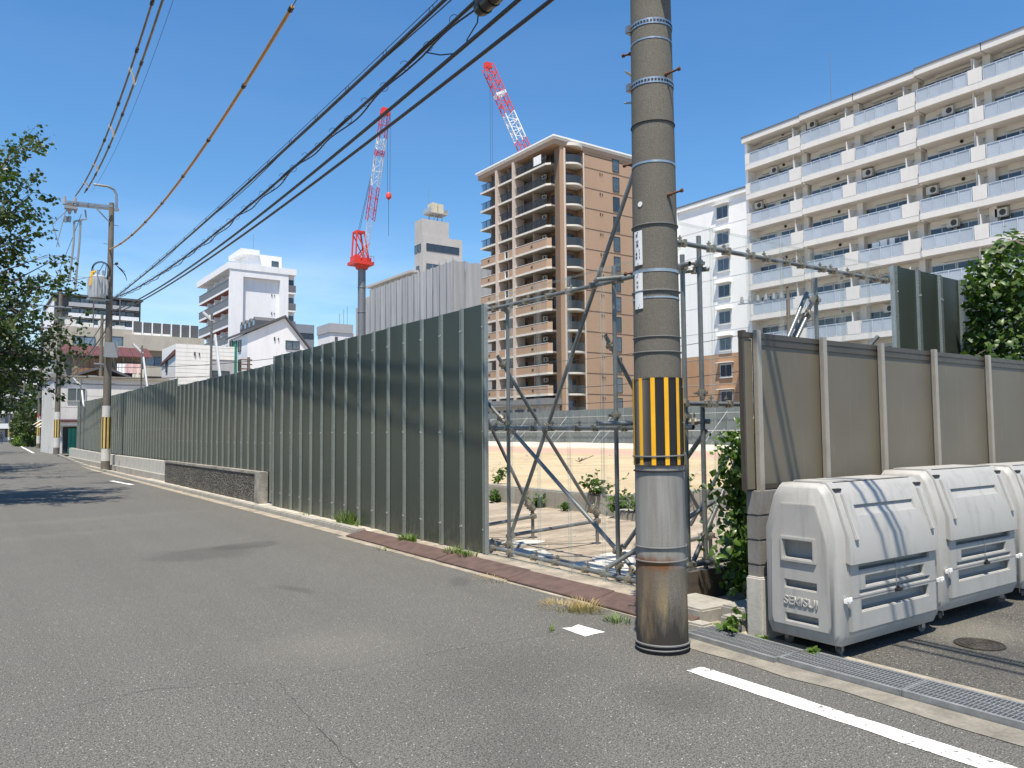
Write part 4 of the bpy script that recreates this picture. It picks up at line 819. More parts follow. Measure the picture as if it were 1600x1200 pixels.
# ---- netted block with penthouse and tank, seen past the crane
M_net = pm('grey_netting', (.37, .375, .38), .85, var=.1, scale=.25, stretch=(1, 1, .3), bump=.3, bscale=2.2, rnd=.4); M_gc = pm('grey_concrete', (.42, .40, .375), .85, var=.08, scale=.3, grime=.15)
c0 = W(708, 405, d=150); nx, ny, nzt = c0.x, c0.y, c0.z
nb = B('netted_building', 'grey building wrapped in pale construction netting, with a concrete stair tower and roof tank', (nx, ny, 0))
yf = W(556, 460, X=nx).y
m = MB(); m.box((nx + .6, ny + .6, 0), (nx + 30, yf - .5, nzt - 1.4)); bp(nb, 'wall', m, M_gc)
def drape(p, q, zt, n, sag):
    """one sheet of netting between two poles: slack, creased, scalloped along its top"""
    m = MB(); p, q = Vector(p), Vector(q); d = (q - p); nrm = Vector((d.y, -d.x, 0)).normalized(); R_ = 14; vs = []
    for j in range(R_ + 1):
        for i in range(n + 1):
            u = i / n; zf = j / R_; top = zt - sag * 4 * u * (1 - u) * .9 - RN.uniform(0, .1)
            b_ = p + d * u; o = nrm * (.10 * sin(u * pi) * (.4 + .6 * sin(zf * 9 + p.y)) + .05 * sin(u * 11 + zf * 5 + p.x) * (.3 + zf) + RN.uniform(-.025, .025)); vs.append((b_.x + o.x, b_.y + o.y, top * zf))
    m.add(vs, [(j * (n + 1) + i, j * (n + 1) + i + 1, (j + 1) * (n + 1) + i + 1, (j + 1) * (n + 1) + i) for j in range(R_) for i in range(n)]); return m
ns = 17
for i in range(ns):
    a, b = ny + (yf - ny) * i / ns, ny + (yf - ny) * (i + 1) / ns; k = nzt if i < 14 else nzt - 3.2
    bp(nb, 'net_sheet', drape((nx, b, 0), (nx, a, 0), k, 8, .35 if i < 14 else .2), M_net, True)
for i in range(4): bp(nb, 'net_sheet', drape((nx + 2.7 * i, ny, 0), (nx + 2.7 * (i + 1), ny, 0), nzt + .1, 8, .4), M_net, True)
m = MB(); m.box((nx + .1, ny + .05, nzt - 4.6), (nx + 10, ny + .1, nzt - 4.45))
for i in range(0, ns, 1): yy = ny + (yf - ny) * i / ns; m.tube([(nx - .05, yy, 0), (nx - .05, yy, nzt + .5)], .05, 5)
bp(nb, 'scaffold_pole', m, M_steel)
ya_, yb_ = W(648, 420, X=nx + 3).y, W(580, 450, X=nx + 3).y
m = MB(); m.box((nx + 3, ya_, nzt - 4), (nx + 14, yb_, nzt + 1.4)); bp(nb, 'upper_storey', m, M_gc); m = MB(); m.box((nx + 2, ya_ - .5, nzt + 1.4), (nx + 15, yb_ + .8, nzt + 1.9)); bp(nb, 'eave', m, M_gc)
uw = win_mesh(2.2, 1.2, 0, 2)
for i in range(8): window(nb, uw, (nx + 2.99, ya_ + 1 + i * (yb_ - ya_ - 3) / 8, nzt - .6))
pc = W(661, 380, d=168); pw_ = W(722, 380, Y=pc.y).x; py_ = W(648, 380, X=pc.x).y
ztp = W(664, 366, d=168).z; m = MB(); m.box((pc.x, pc.y, nzt - 6), (pw_, py_, ztp)); bp(nb, 'stair_tower', m, M_gc)
ztq = W(664, 347, d=168).z; m = MB(); m.box((pc.x + .02, pc.y + .4, ztp), (pc.x + (pw_ - pc.x) * .68, py_ - .02, ztq + 1.0)); bp(nb, 'lift_room', m, M_gc)
tz = ztp - 3.2; m = MB(); m.tube([(pc.x + 3, pc.y + 3, ztp), (pc.x + 3, pc.y + 3, ztq + 9)], .06, 4); bp(nb, 'lightning_rod', m, M_steel)
rw = win_mesh(pw_ - pc.x - 1.6, 1.6, 1, 4); window(nb, rw, (pc.x + .8, pc.y - .0, tz - .2)); rw2 = win_mesh(pw_ - pc.x - 1.6, 1.2, 1, 4); window(nb, rw2, (pc.x + .8, pc.y, tz - 4.2))
sw = win_mesh(1.3, 1.7, 0, 1)
for yy, zz in ((.25, -.3), (.65, -.3), (.45, -5)): window(nb, sw, (pc.x, pc.y + (py_ - pc.y) * yy, tz + zz))
tx_ = W(681, 350, d=172); m = MB()
for dx in (-1, 1):
    for dy in (-1, 1): m.tube([(tx_.x + dx, tx_.y + dy, ztq + .9), (tx_.x + dx, tx_.y + dy, ztq + 2.6)], .12, 5)
m.box((tx_.x - 2.2, tx_.y - 1.6, ztq + 2.6), (tx_.x + 2.2, tx_.y + 1.6, ztq + 2.8)); tk = bp(nb, 'tank_stand', m, M_gc)
m = MB(); m.box((tx_.x - 1.5, tx_.y - 1.1, ztq + 2.8), (tx_.x - .1, tx_.y + 1.1, ztq + 5)); m.box((tx_.x + .05, tx_.y - 1.1, ztq + 2.8), (tx_.x + 1.4, tx_.y + 1.1, ztq + 4.9)); part('water_tank', m, pm('tank_cream', (.55, .5, .38), .6, grime=.4), tk, bevel=.08)
m = MB()
for x in (-2.2, 2.2): m.box((tx_.x + x - .04, tx_.y - 1.6, ztq + 2.8), (tx_.x + x + .04, tx_.y + 1.6, ztq + 3.8))
part('guard_panel', m, M_sash, tk)

# ---- tower cranes
M_cred = pm('crane_red', (.62, .045, .03), .5, var=.1); M_cwh = pm('crane_white', (.75, .75, .73), .5, var=.05); M_cgr = pm('crane_mast_grey', (.18, .19, .205), .5, .3, var=.1)
def lattice(m, a, b, w, n, wv=None):
    a, b = Vector(a), Vector(b); t = (b - a).normalized(); v = Vector((0, 1, 0)) if wv is None else wv; u = t.cross(v).normalized(); v = u.cross(t).normalized()
    C = [(-1, -1), (1, -1), (1, 1), (-1, 1)]; q = lambda f, c: a.lerp(b, f) + u * (c[0] * w / 2) + v * (c[1] * w / 2)
    for c in C: m.bar(q(0, c), q(1, c), w * .085)
    for i in range(n):
        for k in range(4):
            m.bar(q(i / n, C[k]), q((i + .5) / n, C[(k + 1) % 4]), w * .038); m.bar(q((i + .5) / n, C[(k + 1) % 4]), q((i + 1) / n, C[k]), w * .038)
        if i: [m.bar(q(i / n, C[k]), q(i / n, C[(k + 1) % 4]), w * .05) for k in range(4)]
def crane(name, lab, base, zt, tip, jb, hook_len, wj):
    t = B(name, lab, (base.x, base.y, 0), 'crane', 'red and white tower cranes'); o = Vector((base.x, base.y, 0))
    m = MB(); m.tube([o, o + Vector((0, 0, zt))], .62, 16); ms_ = bp(t, 'mast', m, M_cgr, True)
    m = MB(); [m.tube([o + Vector((0, 0, zt - q)), o + Vector((0, 0, zt - q + .12))], .68, 16) for q in (3, 7, 11.5, 17)]; part('mast_collar', m, M_steel, ms_)
    m = MB(); m.tube([o + Vector((0, 0, zt)), o + Vector((0, 0, zt + .7))], [.9, 1.25], 14); m.box((o.x - 1.9, o.y - 1.4, zt + .6), (o.x + 1.5, o.y + 1.4, zt + 1.1)); m.box((o.x - 1.6, o.y - 1, zt + 1.1), (o.x - .6, o.y + 1, zt + 2)); m.box((o.x - .3, o.y - .9, zt + 1.1), (o.x + 1.2, o.y + .9, zt + 1.8)); sp = bp(t, 'slewing_platform', m, M_cred)
    m = MB()
    for q in range(8): m.bar((o.x - 1.9 + q * .48, o.y - 1.4, zt + 1.1), (o.x - 1.9 + q * .48, o.y - 1.4, zt + 2.0), .05)
    m.bar((o.x - 1.9, o.y - 1.4, zt + 2.0), (o.x + 1.5, o.y - 1.4, zt + 2.0), .05); part('guard_rail', m, M_cred, sp)
    m = MB(); top = o + Vector((-.5, 0, zt + 5.9))
    for s in (-1, 1):
        m.bar(o + Vector((-1.4, s * .8, zt + 1.1)), top + Vector((-.7, s * .7, 0)), .22); m.bar(o + Vector((.9, s * .8, zt + 1.1)), top + Vector((.6, s * .7, 0)), .22); m.bar(o + Vector((1.1, s * .8, zt + 1.1)), top + Vector((-.7, s * .7, -.3)), .14); m.bar(o + Vector((-1.4, s * .8, zt + 1.2)), o + Vector((1.0, s * .8, zt + 4.2)), .14)
    m.box((top.x - .8, top.y - .8, top.z - .1), (top.x + .7, top.y + .8, top.z + .2)); bp(t, 'a_frame', m, M_cred)
    cuts = [0, .2, .42, .5, .62, .8, 1.0] if False else jb; d = tip - o - Vector((.4, 0, zt + 1.3)); a = o + Vector((.4, 0, zt + 1.3)); side = d.cross(Vector((0, 0, 1))).normalized()
    for i in range(len(cuts) - 1):
        m = MB(); lattice(m, a + d * cuts[i], a + d * cuts[i + 1], wj * (.55 + .45 * min(1, cuts[i] * 6)) if i == 0 else wj, max(2, int(d.length * (cuts[i + 1] - cuts[i]) / 1.7)), side); bp(t, 'jib_section', m, M_cred if i % 2 else M_cwh)
    m = MB(); m.box((tip.x - .6, tip.y - .5, tip.z - .3), (tip.x + .6, tip.y + .5, tip.z + .6)); bp(t, 'jib_head', m, M_cred)
    m = MB(); hk = tip + Vector((.3, -.6, -hook_len)); m.tube([tip + Vector((.05, -.6, 0)), hk + Vector((-.2, 0, .6))], .03, 4); m.tube([tip + Vector((.55, -.6, 0)), hk + Vector((.2, 0, .6))], .03, 4); m.tube([top, tip], .035, 4); m.tube([top + Vector((0, .6, 0)), a + d * .55 + Vector((-.8, 0, .8))], .03, 4); bp(t, 'hoist_cable', m, M_frame)
    m = MB(); m.tube([hk + Vector((0, 0, .6)), hk + Vector((0, 0, .3)), hk + Vector((0, 0, -.2)), hk + Vector((0, 0, -.5))], [.25, .42, .4, .08], 10); h = bp(t, 'hook_block', m, M_cred, True); m = MB(); m.tube([hk, hk + Vector((0, 0, -6))], .035, 4); part('hook_rope', m, M_frame, h)
    return t
b1 = W(565, 500, d=125); crane('tower_crane', 'red and white tower crane on a grey mast beside the netted building, hook block hanging', b1, W(565, 420, d=125).z, W(602, 176, d=118), [0, .29, .52, .72, .76, .84, 1.], 13, 1.15)
b2 = W(862, 500, d=140); crane('tower_crane', 'red and white crane jib showing above the roof of the brown tower', b2, W(862, 340, d=140).z, W(762, 104, d=140), [0, .28, .5, .68, .8, .82, 1.], 26, 1.75)

# ---- smaller buildings beyond the fence
M_ww = pm('white_wall', (.72, .73, .75), .75, var=.04, scale=.6, grime=.16); M_siding = pm('white_siding', (.70, .70, .68), .7, var=.05, scale=1, grime=.2); M_grw = pm('grey_wall', (.36, .37, .39), .8, var=.08, scale=.5, grime=.15); M_bei = pm('beige_wall', (.42, .385, .325), .85, var=.1, scale=.6, grime=.25); M_dk = pm('charcoal_wall', (.085, .088, .095), .7, var=.12); M_redr = pm('red_corrugated', (.10, .032, .028), .6, var=.3, scale=3, grime=.3); M_barr = pm('grey_rail', (.17, .17, .18), .5, .3, rnd=.2); M_rsof = pm('red_soffit', (.25, .08, .055), .8)
# white block with railed balconies
c = W(360, 413, d=115); wd = B('white_apartments', 'white apartment building with red-soffited railed balconies and a recessed blank end wall', (c.x, c.y, 0))
xr = W(462, 425, Y=c.y).x; yf = W(311, 440, X=c.x).y; zt = c.z
m = MB(); m.box((c.x + 1.3, c.y + .6, 0), (xr, yf, zt - .6)); m.box((c.x, c.y, 0), (c.x + 1.9, c.y + .7, zt - .6)); m.box((xr - 2.4, c.y, 0), (xr - 1.1, c.y + .7, zt - .6)); m.box((c.x + 1.9, c.y + .001, zt - 1.6), (xr - 2.4, c.y + .7, zt - .6)); bp(wd, 'wall', m, M_ww)
m = MB(); m.box((c.x - .3, c.y - .1, zt - .6), (xr + .1, yf + .3, zt + .35)); bp(wd, 'roof_parapet', m, M_ww)
m = MB(); m.box((c.x + 3.4, c.y + 3, zt), (xr - 1.2, c.y + 9, zt + 2.7)); ph = bp(wd, 'roof_room', m, M_ww); m = MB(); m.box((c.x + 2.2, c.y + 2.4, zt + 2.5), (c.x + 5, c.y + 9.2, zt + 3.2)); part('sloping_canopy', m, M_ww, ph)
dv = win_mesh(1.1, 1, 1, 1); window(wd, dv, (xr - 2.8, c.y + 2.99, zt + .9)); DVM = VNM
bw2 = win_mesh(1.6, 1.8, 0, 2)
for k in range(7):
    zs = zt - 3.3 - k * 2.78
    m = MB(); m.box((c.x, c.y + .7, zs - .32), (c.x + 1.4, yf, zs)); bal = bp(wd, 'balcony', m, M_ww); m = MB(); m.box((c.x + .05, c.y + .75, zs - .345), (c.x + 1.35, yf - .1, zs - .324)); part('soffit', m, M_rsof, bal)
    m = MB(); n = 14
    for q in range(n): y0 = c.y + .75 + (yf - c.y - .85) * q / n; m.box((c.x + .03, y0, zs + .06), (c.x + .06, y0 + (yf - c.y) / n - .1, zs + 1.15))
    m.box((c.x, c.y + .72, zs + 1.15), (c.x + .09, yf, zs + 1.22)); m.box((c.x + .04, c.y + .7, zs + .05), (c.x + 1.3, c.y + .74, zs + 2.4)); part('railing', m, M_barr, bal)
    for q in range(4):
        y0 = c.y + 2 + q * (yf - c.y - 2) / 4; window(wd, bw2, (c.x + 1.29, y0, zs + .05)); m = MB(); m.box((c.x + .2, y0 - .8, zs), (c.x + 1.3, y0 - .72, zs + 2.2)); part('partition', m, M_ww, bal)
    bl_(wd, 'wall_vent', VNM, (c.x + 6.3, c.y + .59, zs + 2.))
    m = MB(); m.box((xr - 1.1, c.y - .05, zs - .25), (xr + .1, c.y + 1, zs)); sb = bp(wd, 'side_balcony', m, M_ww); m = MB(); m.box((xr - 1.05, c.y - .03, zs + .02), (xr + .05, c.y, zs + 1.1)); part('railing', m, M_barr, sb); sw_ = win_mesh(.9, 1.9, 1, 2); window(wd, sw_, (xr - 1.05, c.y + .6, zs + .1))
m = MB(); m.tube([(c.x + 4.5, c.y + 4, zt + 3), (c.x + 4.5, c.y + 4, zt + 6)], .03, 4); bp(wd, 'antenna', m, M_steel)
for q, (dx, dy, h) in enumerate(((1.2, 6, .9), (6.2, 12, 1.1), (8.4, 4, .8))): m = MB(); m.box((c.x + dx, c.y + dy, zt + .35), (c.x + dx + 1.1, c.y + dy + .8, zt + .35 + h)); bp(wd, 'roof_unit', m, M_ac, bevel=.04)
# gabled white house with dormers
c = W(387, 521, d=80); gh = B('gabled_house', 'white gabled house with black-edged roof, small dormers and one wide window', (c.x, c.y, 0)); xr = W(482, 540, Y=c.y).x; xp = W(445, 497, Y=c.y).x; zp = W(445, 497, Y=c.y).z; ze = c.z; zer = W(482, 545, Y=c.y).z; yf = W(358, 540, X=c.x).y
m = MB(); m.prism([(c.x, 0), (xr, 0), (xr, zer), (xp, zp), (c.x, ze)], 1, c.y, yf); bp(gh, 'wall', m, M_ww)
for (xa, za, xb, zb_) in ((c.x - .3, ze - .08, xp, zp), (xp, zp, xr + .3, zer - .35)):
    m = MB(); m.prism([(xa, za + .05), (xb, zb_ + .05), (xb, zb_ + .3), (xa, za + .3)], 1, c.y - .3, yf + .4); bp(gh, 'roof_slope', m, M_dk)
for q in range(4):
    yy = c.y + 1.2 + q * 1.5; xm = c.x + (xp - c.x) * .45; zm = ze + (zp - ze) * .45; m = MB(); m.prism([(yy, zm), (yy + 1, zm), (yy + 1, zm + .8), (yy + .5, zm + 1.2), (yy, zm + .8)], 0, xm - .6, xm + 1.6); dm_ = bp(gh, 'dormer', m, M_dk); m = MB(); m.box((xm - .63, yy + .2, zm + .25), (xm - .6, yy + .8, zm + .8)); part('pane', m, M_glb, dm_)
gw = win_mesh(1.5, .95, 1, 2); pz = W(446, 546, Y=c.y); window(gh, gw, (pz.x, c.y, pz.z)); bl_(gh, 'wall_vent', VNM, (W(428, 530, Y=c.y).x, c.y, W(428, 532, Y=c.y).z)); gs = win_mesh(1., 1.2, 0, 1)
for y_, z_ in ((375, 542), (362, 543), (375, 572)): p = W(y_, z_, X=c.x); window(gh, gs, (c.x, p.y - .5, p.z - .5))
m = MB(); p0 = W(371, 532, X=c.x); p1 = W(366, 532, X=c.x); m.box((c.x - .12, p0.y, 0), (c.x - .01, p1.y, p0.z)); bp(gh, 'green_netting', m, pm('green_net', (.02, .2, .13), .7, var=.3))
# white siding house and its lower neighbour
def clad(t, x0, x1, y, z0, z1, mat, h=.45):
    m = MB(); z = z0
    while z < z1: m.box((x0, y - .03, z), (x1, y + .01, min(z + h - .03, z1))); z += h
    bp(t, 'siding_boards', m, mat)
c = W(275, 537, d=72); sh = B('siding_house', 'plain white clapboard house with a red sloping side roof', (c.x, c.y, 0)); xr = W(331, 545, Y=c.y).x; yf = W(253, 560, X=c.x).y
m = MB(); m.box((c.x, c.y, 0), (xr, yf, c.z)); bp(sh, 'wall', m, M_siding); clad(sh, c.x - .02, xr + .02, c.y - .012, 2, c.z + .03, M_siding, .38); m = MB(); m.prism([(c.y - .02, c.z - 1), (yf + .3, c.z - 1.6), (yf + .3, c.z - 1.45), (c.y - .02, c.z - .55)], 0, c.x - .15, c.x - .01); bp(sh, 'side_roof', m, M_redr); ss = win_mesh(.7, 1.1, 0, 1); p = W(261, 575, X=c.x); window(sh, ss, (c.x, p.y - .3, p.z - .4)); bl_(sh, 'wall_vent', VNM, (W(303, 552, Y=c.y).x, c.y - .04, W(303, 556, Y=c.y).z))
xq = W(366, 560, Y=c.y + 2).x; h2 = B('flat_roof_house', 'low white house with a deep dark window between the clapboard and gabled houses', (xr + .1, c.y + 2, 0)); m = MB(); zt2 = W(345, 541, Y=c.y + 2).z; m.box((xr + .1, c.y + 2, 0), (xq, c.y + 9, zt2)); bp(h2, 'wall', m, M_grw); z3 = W(345, 562, Y=c.y + 2).z; clad(h2, xr + .12, xq, c.y + 1.98, z3, zt2, M_siding, .38); hw = win_mesh(1.7, 1.5, 1, 2); window(h2, hw, (xr + .5, c.y + 1.99, z3 - 2.6))
# beige mid-rise with dark roof screens
cy_ = 108.; xa = W(82, 520, Y=cy_).x; xb = W(312, 520, Y=cy_).x; zt = W(250, 523, Y=cy_).z
bb = B('beige_midrise', 'beige mid-rise with black screens along its flat roof and recessed balconies', (xa, cy_, 0)); m = MB(); m.box((xa, cy_, 0), (xb, cy_ + 15, zt - 2.2)); xk = W(205, 520, Y=cy_).x; m.box((xa - .06, cy_ - .8, 0), (xk, cy_ + 12, zt + .3)); bp(bb, 'wall', m, M_bei)
m = MB(); m.box((xk - 1, cy_ - 1.2, zt - 2.2), (xb + .3, cy_ + 15.2, zt - .3)); bp(bb, 'parapet', m, M_bei)
for i in range(7):
    x0 = xk + .3 + i * (xb - xk) / 7.2; m = MB(); m.box((x0, cy_ + .2, zt - .3), (x0 + (xb - xk) / 7.2 - .2, cy_ + .35, zt + 1.5)); bp(bb, 'roof_screen', m, M_dk); m = MB(); m.box((x0 - .16, cy_ + .12, zt - .3), (x0 - .04, cy_ + .3, zt + 1.55)); bp(bb, 'screen_post', m, M_white)
    if i < 4: m = MB(); m.box((x0, cy_ + .05, zt - .3), (x0 + (xb - xk) / 7.2 - .25, cy_ + .18, zt + .1)); bp(bb, 'screen_base', m, M_white)
for q, (dx, h) in enumerate(((1.5, 1.2), (3.4, .9), (5.2, 1.3), (7., .8))): m = MB(); m.box((xa + dx, cy_ + 2, zt + .3), (xa + dx + 1.2, cy_ + 3, zt + .3 + h)); bp(bb, 'roof_unit', m, M_ac, bevel=.04)
mw = win_mesh(2.4, 1.9, 1, 2, gm=M_glb)
for px_, py_ in ((233, 590), (233, 618), (180, 560), (120, 560), (270, 590)):
    p = W(px_ - 8, py_ - 10, Y=cy_ - .01); f = window(bb, mw, (p.x, cy_ - (.81 if p.x < xk else 0.01), p.z)); m = MB(); m.box((-.6, -1.3, -.7), (3.2, 0, -.45)); m.box((-.6, -1.3, -.45), (3.2, -1.24, .6)); link('balcony', m.mesh('balcony', M_bei), f)
# grey slab block far behind
c = W(86, 458, d=200); ga = B('grey_apartments', 'far grey apartment slab with pale balcony bands and charcoal ends', (c.x, c.y, 0)); xr = W(220, 475, Y=c.y).x; yl = W(70, 470, X=c.x).y
m = MB(); m.box((c.x, c.y, 0), (xr, c.y + 30, c.z - .4)); bp(ga, 'wall', m, M_dk); m = MB(); m.box((c.x - .1, c.y + 1.5, 0), (c.x + .5, c.y + 30.2, c.z - 1)); bp(ga, 'white_end', m, M_ww); m = MB(); m.box((c.x - .4, c.y - 1.4, c.z - .5), (xr + .4, c.y + 30.4, c.z)); bp(ga, 'roof_slab', m, M_dk)
gwn = win_mesh(2.0, 1.5, 1, 2, gm=M_glb)
for k in range(9):
    z = c.z - 3.2 - k * 2.78; m = MB(); m.box((c.x + 3, c.y - 1.4, z - .2), (xr - .6, c.y - 1.2, z + 1.05)); m.box((c.x + 3, c.y - 1.4, z - .2), (xr - .6, c.y + .02, z)); bal = bp(ga, 'balcony_band', m, M_grw if k == 0 else M_ww)
    for q in range(7): window(ga, gwn, (c.x + 3.6 + q * (xr - c.x - 5) / 7, c.y - .01, z + .9))
for q in (.42, .73): m = MB(); x0 = c.x + (xr - c.x) * q; m.box((x0, c.y - 1.45, 0), (x0 + .35, c.y, c.z - .5)); bp(ga, 'fin_wall', m, M_dk)
for z in (8, 14): p = W(78, 470 + z * 2, X=c.x - .1)
# red-roofed house with rusty cladding
M_rw = pm('rusty_sheet', (.34, .27, .19), .85, .1, var=.3, scale=.9, c2=(.28, .10, .03), stretch=(1, 1, .4), bump=.3); M_old = pm('old_concrete', (.27, .255, .22), .9, var=.15, scale=.5, grime=.45)
y_ = 74.; xa, xb = W(94, 560, Y=y_).x, W(224, 560, Y=y_).x; z_e = W(150, 556, Y=y_).z; z_r = W(150, 543, Y=y_).z
rh = B('rusty_house', 'old house with red corrugated eave, rust-streaked cladding and washing on its balcony', (xa, y_, 0)); m = MB(); m.box((xa, y_, 0), (xb, y_ + 12, z_e)); bp(rh, 'wall', m, M_old)
nr = 9
for i in range(nr): m = MB(); x0 = xa + (xb - xa + .6) * i / nr; x1 = x0 + (xb - xa + .6) / nr - .05; m.add([(x0, y_ - 1.2, z_e - .1), (x1, y_ - 1.2, z_e - .1), (x1, y_ + 1.5, z_r + .2), (x0, y_ + 1.5, z_r + .2), (x0, y_ - 1.2, z_e - .02), (x1, y_ - 1.2, z_e - .02), (x1, y_ + 1.5, z_r + .28), (x0, y_ + 1.5, z_r + .28)], [(0, 1, 2, 3), (4, 5, 6, 7), (0, 1, 5, 4), (3, 2, 6, 7), (1, 2, 6, 5), (0, 3, 7, 4)]); bp(rh, 'roof_sheet', m, M_redr)
p0, p1 = W(112, 588, Y=y_ - .9), W(168, 561, Y=y_ - .9)
for i in range(6): m = MB(); w_ = (p1.x - p0.x) / 6; m.box((p0.x + w_ * i, y_ - .9, p0.z), (p0.x + w_ * (i + 1) - .03, y_ - .85, p1.z)); bp(rh, 'rusty_cladding', m, M_rw)
pb0, pb1 = W(170, 597, Y=y_ - 1), W(226, 577, Y=y_ - 1); m = MB(); m.box((pb0.x, y_ - 1.05, pb0.z), (pb1.x, y_, pb0.z + .15)); bal = bp(rh, 'balcony', m, M_old); m = MB(); [m.box((pb0.x, y_ - 1.05, pb0.z + q), (pb1.x, y_ - 1.0, pb0.z + q + .06)) for q in (.6, 1.15)]; [m.box((pb0.x + q * (pb1.x - pb0.x) / 3, y_ - 1.04, pb0.z), (pb0.x + q * (pb1.x - pb0.x) / 3 + .07, y_ - .98, z_e)) for q in range(4)]; part('rusty_railing', m, M_rust, bal)
rg = win_mesh(1.9, 1.4, 1, 2); window(rh, rg, (W(190, 575, Y=y_).x, y_ - .01, pb0.z + .4))
for i, (px_, w_, mt, lab) in enumerate(((194, 1.35, pm('pink_check', (.62, .42, .40), .9, var=.25, scale=9), 'pink checked blanket drying on the rusty house balcony'), (183, .6, M_white, 'white washing hung beside the pink blanket'), (207, .9, pm('cream_cloth', (.6, .55, .45), .9), 'cream cloth hung below the pink blanket'))):
    p = W(px_, 568 + (8 if i == 2 else 0), Y=y_ - 1.1); m = MB(); n = 8; m.add([(w_ * k / n, -.03 * sin(k * 1.9) - (.04 * j), -j * .8) for j in (0, 1) for k in range(n + 1)], [(k, k + 1, n + 2 + k, n + 1 + k) for k in range(n)]); m.add([(w_ * k / n, .02 - .03 * sin(k * 1.9) - (.04 * j), -j * .8) for j in (0, 1) for k in range(n + 1)], [(k, k + 1, n + 2 + k, n + 1 + k) for k in range(n)]); o = part('hung_washing', m, mt, None, loc=(p.x, p.y, p.z)); tag(o, lab, 'laundry')
# white workshop at the corner with the green door
y_ = 62.; xa, xb = W(82, 650, Y=y_).x, W(262, 650, Y=y_).x; zt = W(150, 592, Y=y_).z
wk = B('corner_workshop', 'white two-storey corner workshop with one upper window and a green door', (xa, y_, 0)); m = MB(); m.box((xa, y_, 0), (xb, y_ + 9, zt)); bp(wk, 'wall', m, pm('workshop_panel', (.56, .55, .53), .8, var=.08, scale=.7, grime=.25)); clad(wk, xa + .3, xb, y_ - .01, W(100, 655, Y=y_).z, zt + .02, pm('workshop_board', (.60, .59, .57), .8, var=.07, scale=.8, grime=.3), .82)
m = MB(); m.box((xa - .1, y_ - .25, zt), (xb, y_ + 9, zt + .18)); bp(wk, 'roof_edge', m, M_old); ww_ = win_mesh(1.15, .95, 1, 2, fm=M_sash); p = W(104.5, 627, Y=y_); window(wk, ww_, (p.x, y_ - .05, p.z)); w3 = win_mesh(1.9, 1.0, 1, 2); p = W(176, 634, Y=y_); window(wk, w3, (p.x, y_ - .05, p.z - .6))
p0, p1 = W(94, 665, Y=y_ - .5), W(123, 660, Y=y_ - .5); m = MB(); m.box((p0.x, y_ - .5, p0.z), (p1.x + 1, y_, p1.z + .02)); bp(wk, 'shutter_box', m, M_white); m = MB(); m.box((p0.x - .1, y_ - .7, p1.z + .03), (p1.x + 1, y_, p1.z + .15)); bp(wk, 'awning', m, M_redr)
d0, d1 = W(97, 706, Y=y_), W(122, 667, Y=y_); m = MB(); m.box((d0.x, y_ - .06, .35), (d1.x + .6, y_ - .03, d1.z)); bp(wk, 'doorway', m, M_black); M_gd = pm('green_door_paint', (.01, .20, .13), .5, var=.15, scale=2, grime=.2); xg = W(105.5, 690, Y=y_).x
for i in range(5): m = MB(); w_ = (d1.x + .4 - xg) / 5; m.box((xg + w_ * i, y_ - .16 - .03 * (i % 2), .4), (xg + w_ * (i + 1) - .01, y_ - .1, d1.z - .1)); bp(wk, 'door_leaf', m, M_gd)
# dark wooden shops further down the same side
for i, (ya, yb, h, mt, lab) in enumerate(((71.5, 78, 5.6, pm('pale_shopfront', (.30, .29, .27), .8, var=.3), 'narrow grey shophouse with cream awnings next to the white workshop'), (78.2, 92, 5.2, pm('dark_timber', (.035, .032, .03), .8, var=.4), 'dark timber house in the shade beyond the shophouse'))):
    x0 = 5.9 + i * .7; hb_ = B('shophouse', lab, (x0, ya, .35)); m = MB(); m.box((x0, ya, 0), (x0 + 7, yb, h)); bp(hb_, 'wall', m, mt); m = MB(); m.prism([(x0 - .5, h), (x0 + 3.5, h + 1.5), (x0 + 7.2, h), (x0 + 7.2, h + .15), (x0 + 3.5, h + 1.7), (x0 - .5, h + .15)], 1, ya - .3, yb + .3); bp(hb_, 'roof', m, M_dk)
    for q in range(2): m = MB(); yy = ya + .8 + q * 2.6; m.add([(x0 - .02, yy, 3 + q * .2), (x0 - .02, yy + 2.0, 3 + q * .2), (x0 - 1., yy + 2.0, 2.3 + q * .2), (x0 - 1., yy, 2.3 + q * .2)], [(0, 1, 2, 3)]); bp(hb_, 'awning', m, pm('cream_awning', (.55, .5, .4), .8, var=.2)); window(hb_, win_mesh(1.2, 1.2, 0, 2), (x0, yy + .3, 3.7))
# small white tower, grey block, and the block closing the street
c = W(516, 505, d=140); st = B('small_white_tower', 'small white rooftop tower with narrow window left of the crane mast', (c.x, c.y, 0)); xr = W(556, 510, Y=c.y).x; zb_ = W(516, 519, d=140).z; m = MB(); m.box((c.x, c.y, 0), (xr, c.y + 6, zb_)); bp(st, 'wall', m, M_ww); m = MB(); m.box((c.x - .2, c.y - .2, zb_), (xr - .6, c.y + 6, c.z)); bp(st, 'roof_room', m, M_grw); window(st, win_mesh(.5, 1.6, 1, 1), (c.x + .9, c.y, zb_ - 2.4)); m = MB(); [m.tube([(c.x + 2.6 + q, c.y + 2, c.z), (c.x + 2.6 + q, c.y + 2, c.z + 2.2 + q)], .04, 4) for q in (0, .8, 1.5)]; bp(st, 'antenna', m, M_steel)
c = W(463, 506, d=150); gk = B('grey_office', 'slate grey office block with strip windows peeking behind the gabled house', (c.x, c.y, 0)); xr = W(491, 520, Y=c.y).x; m = MB(); m.box((c.x - 4, c.y, 0), (xr, c.y + 12, c.z)); bp(gk, 'wall', m, pm('slate_wall', (.22, .25, .29), .6, var=.1))
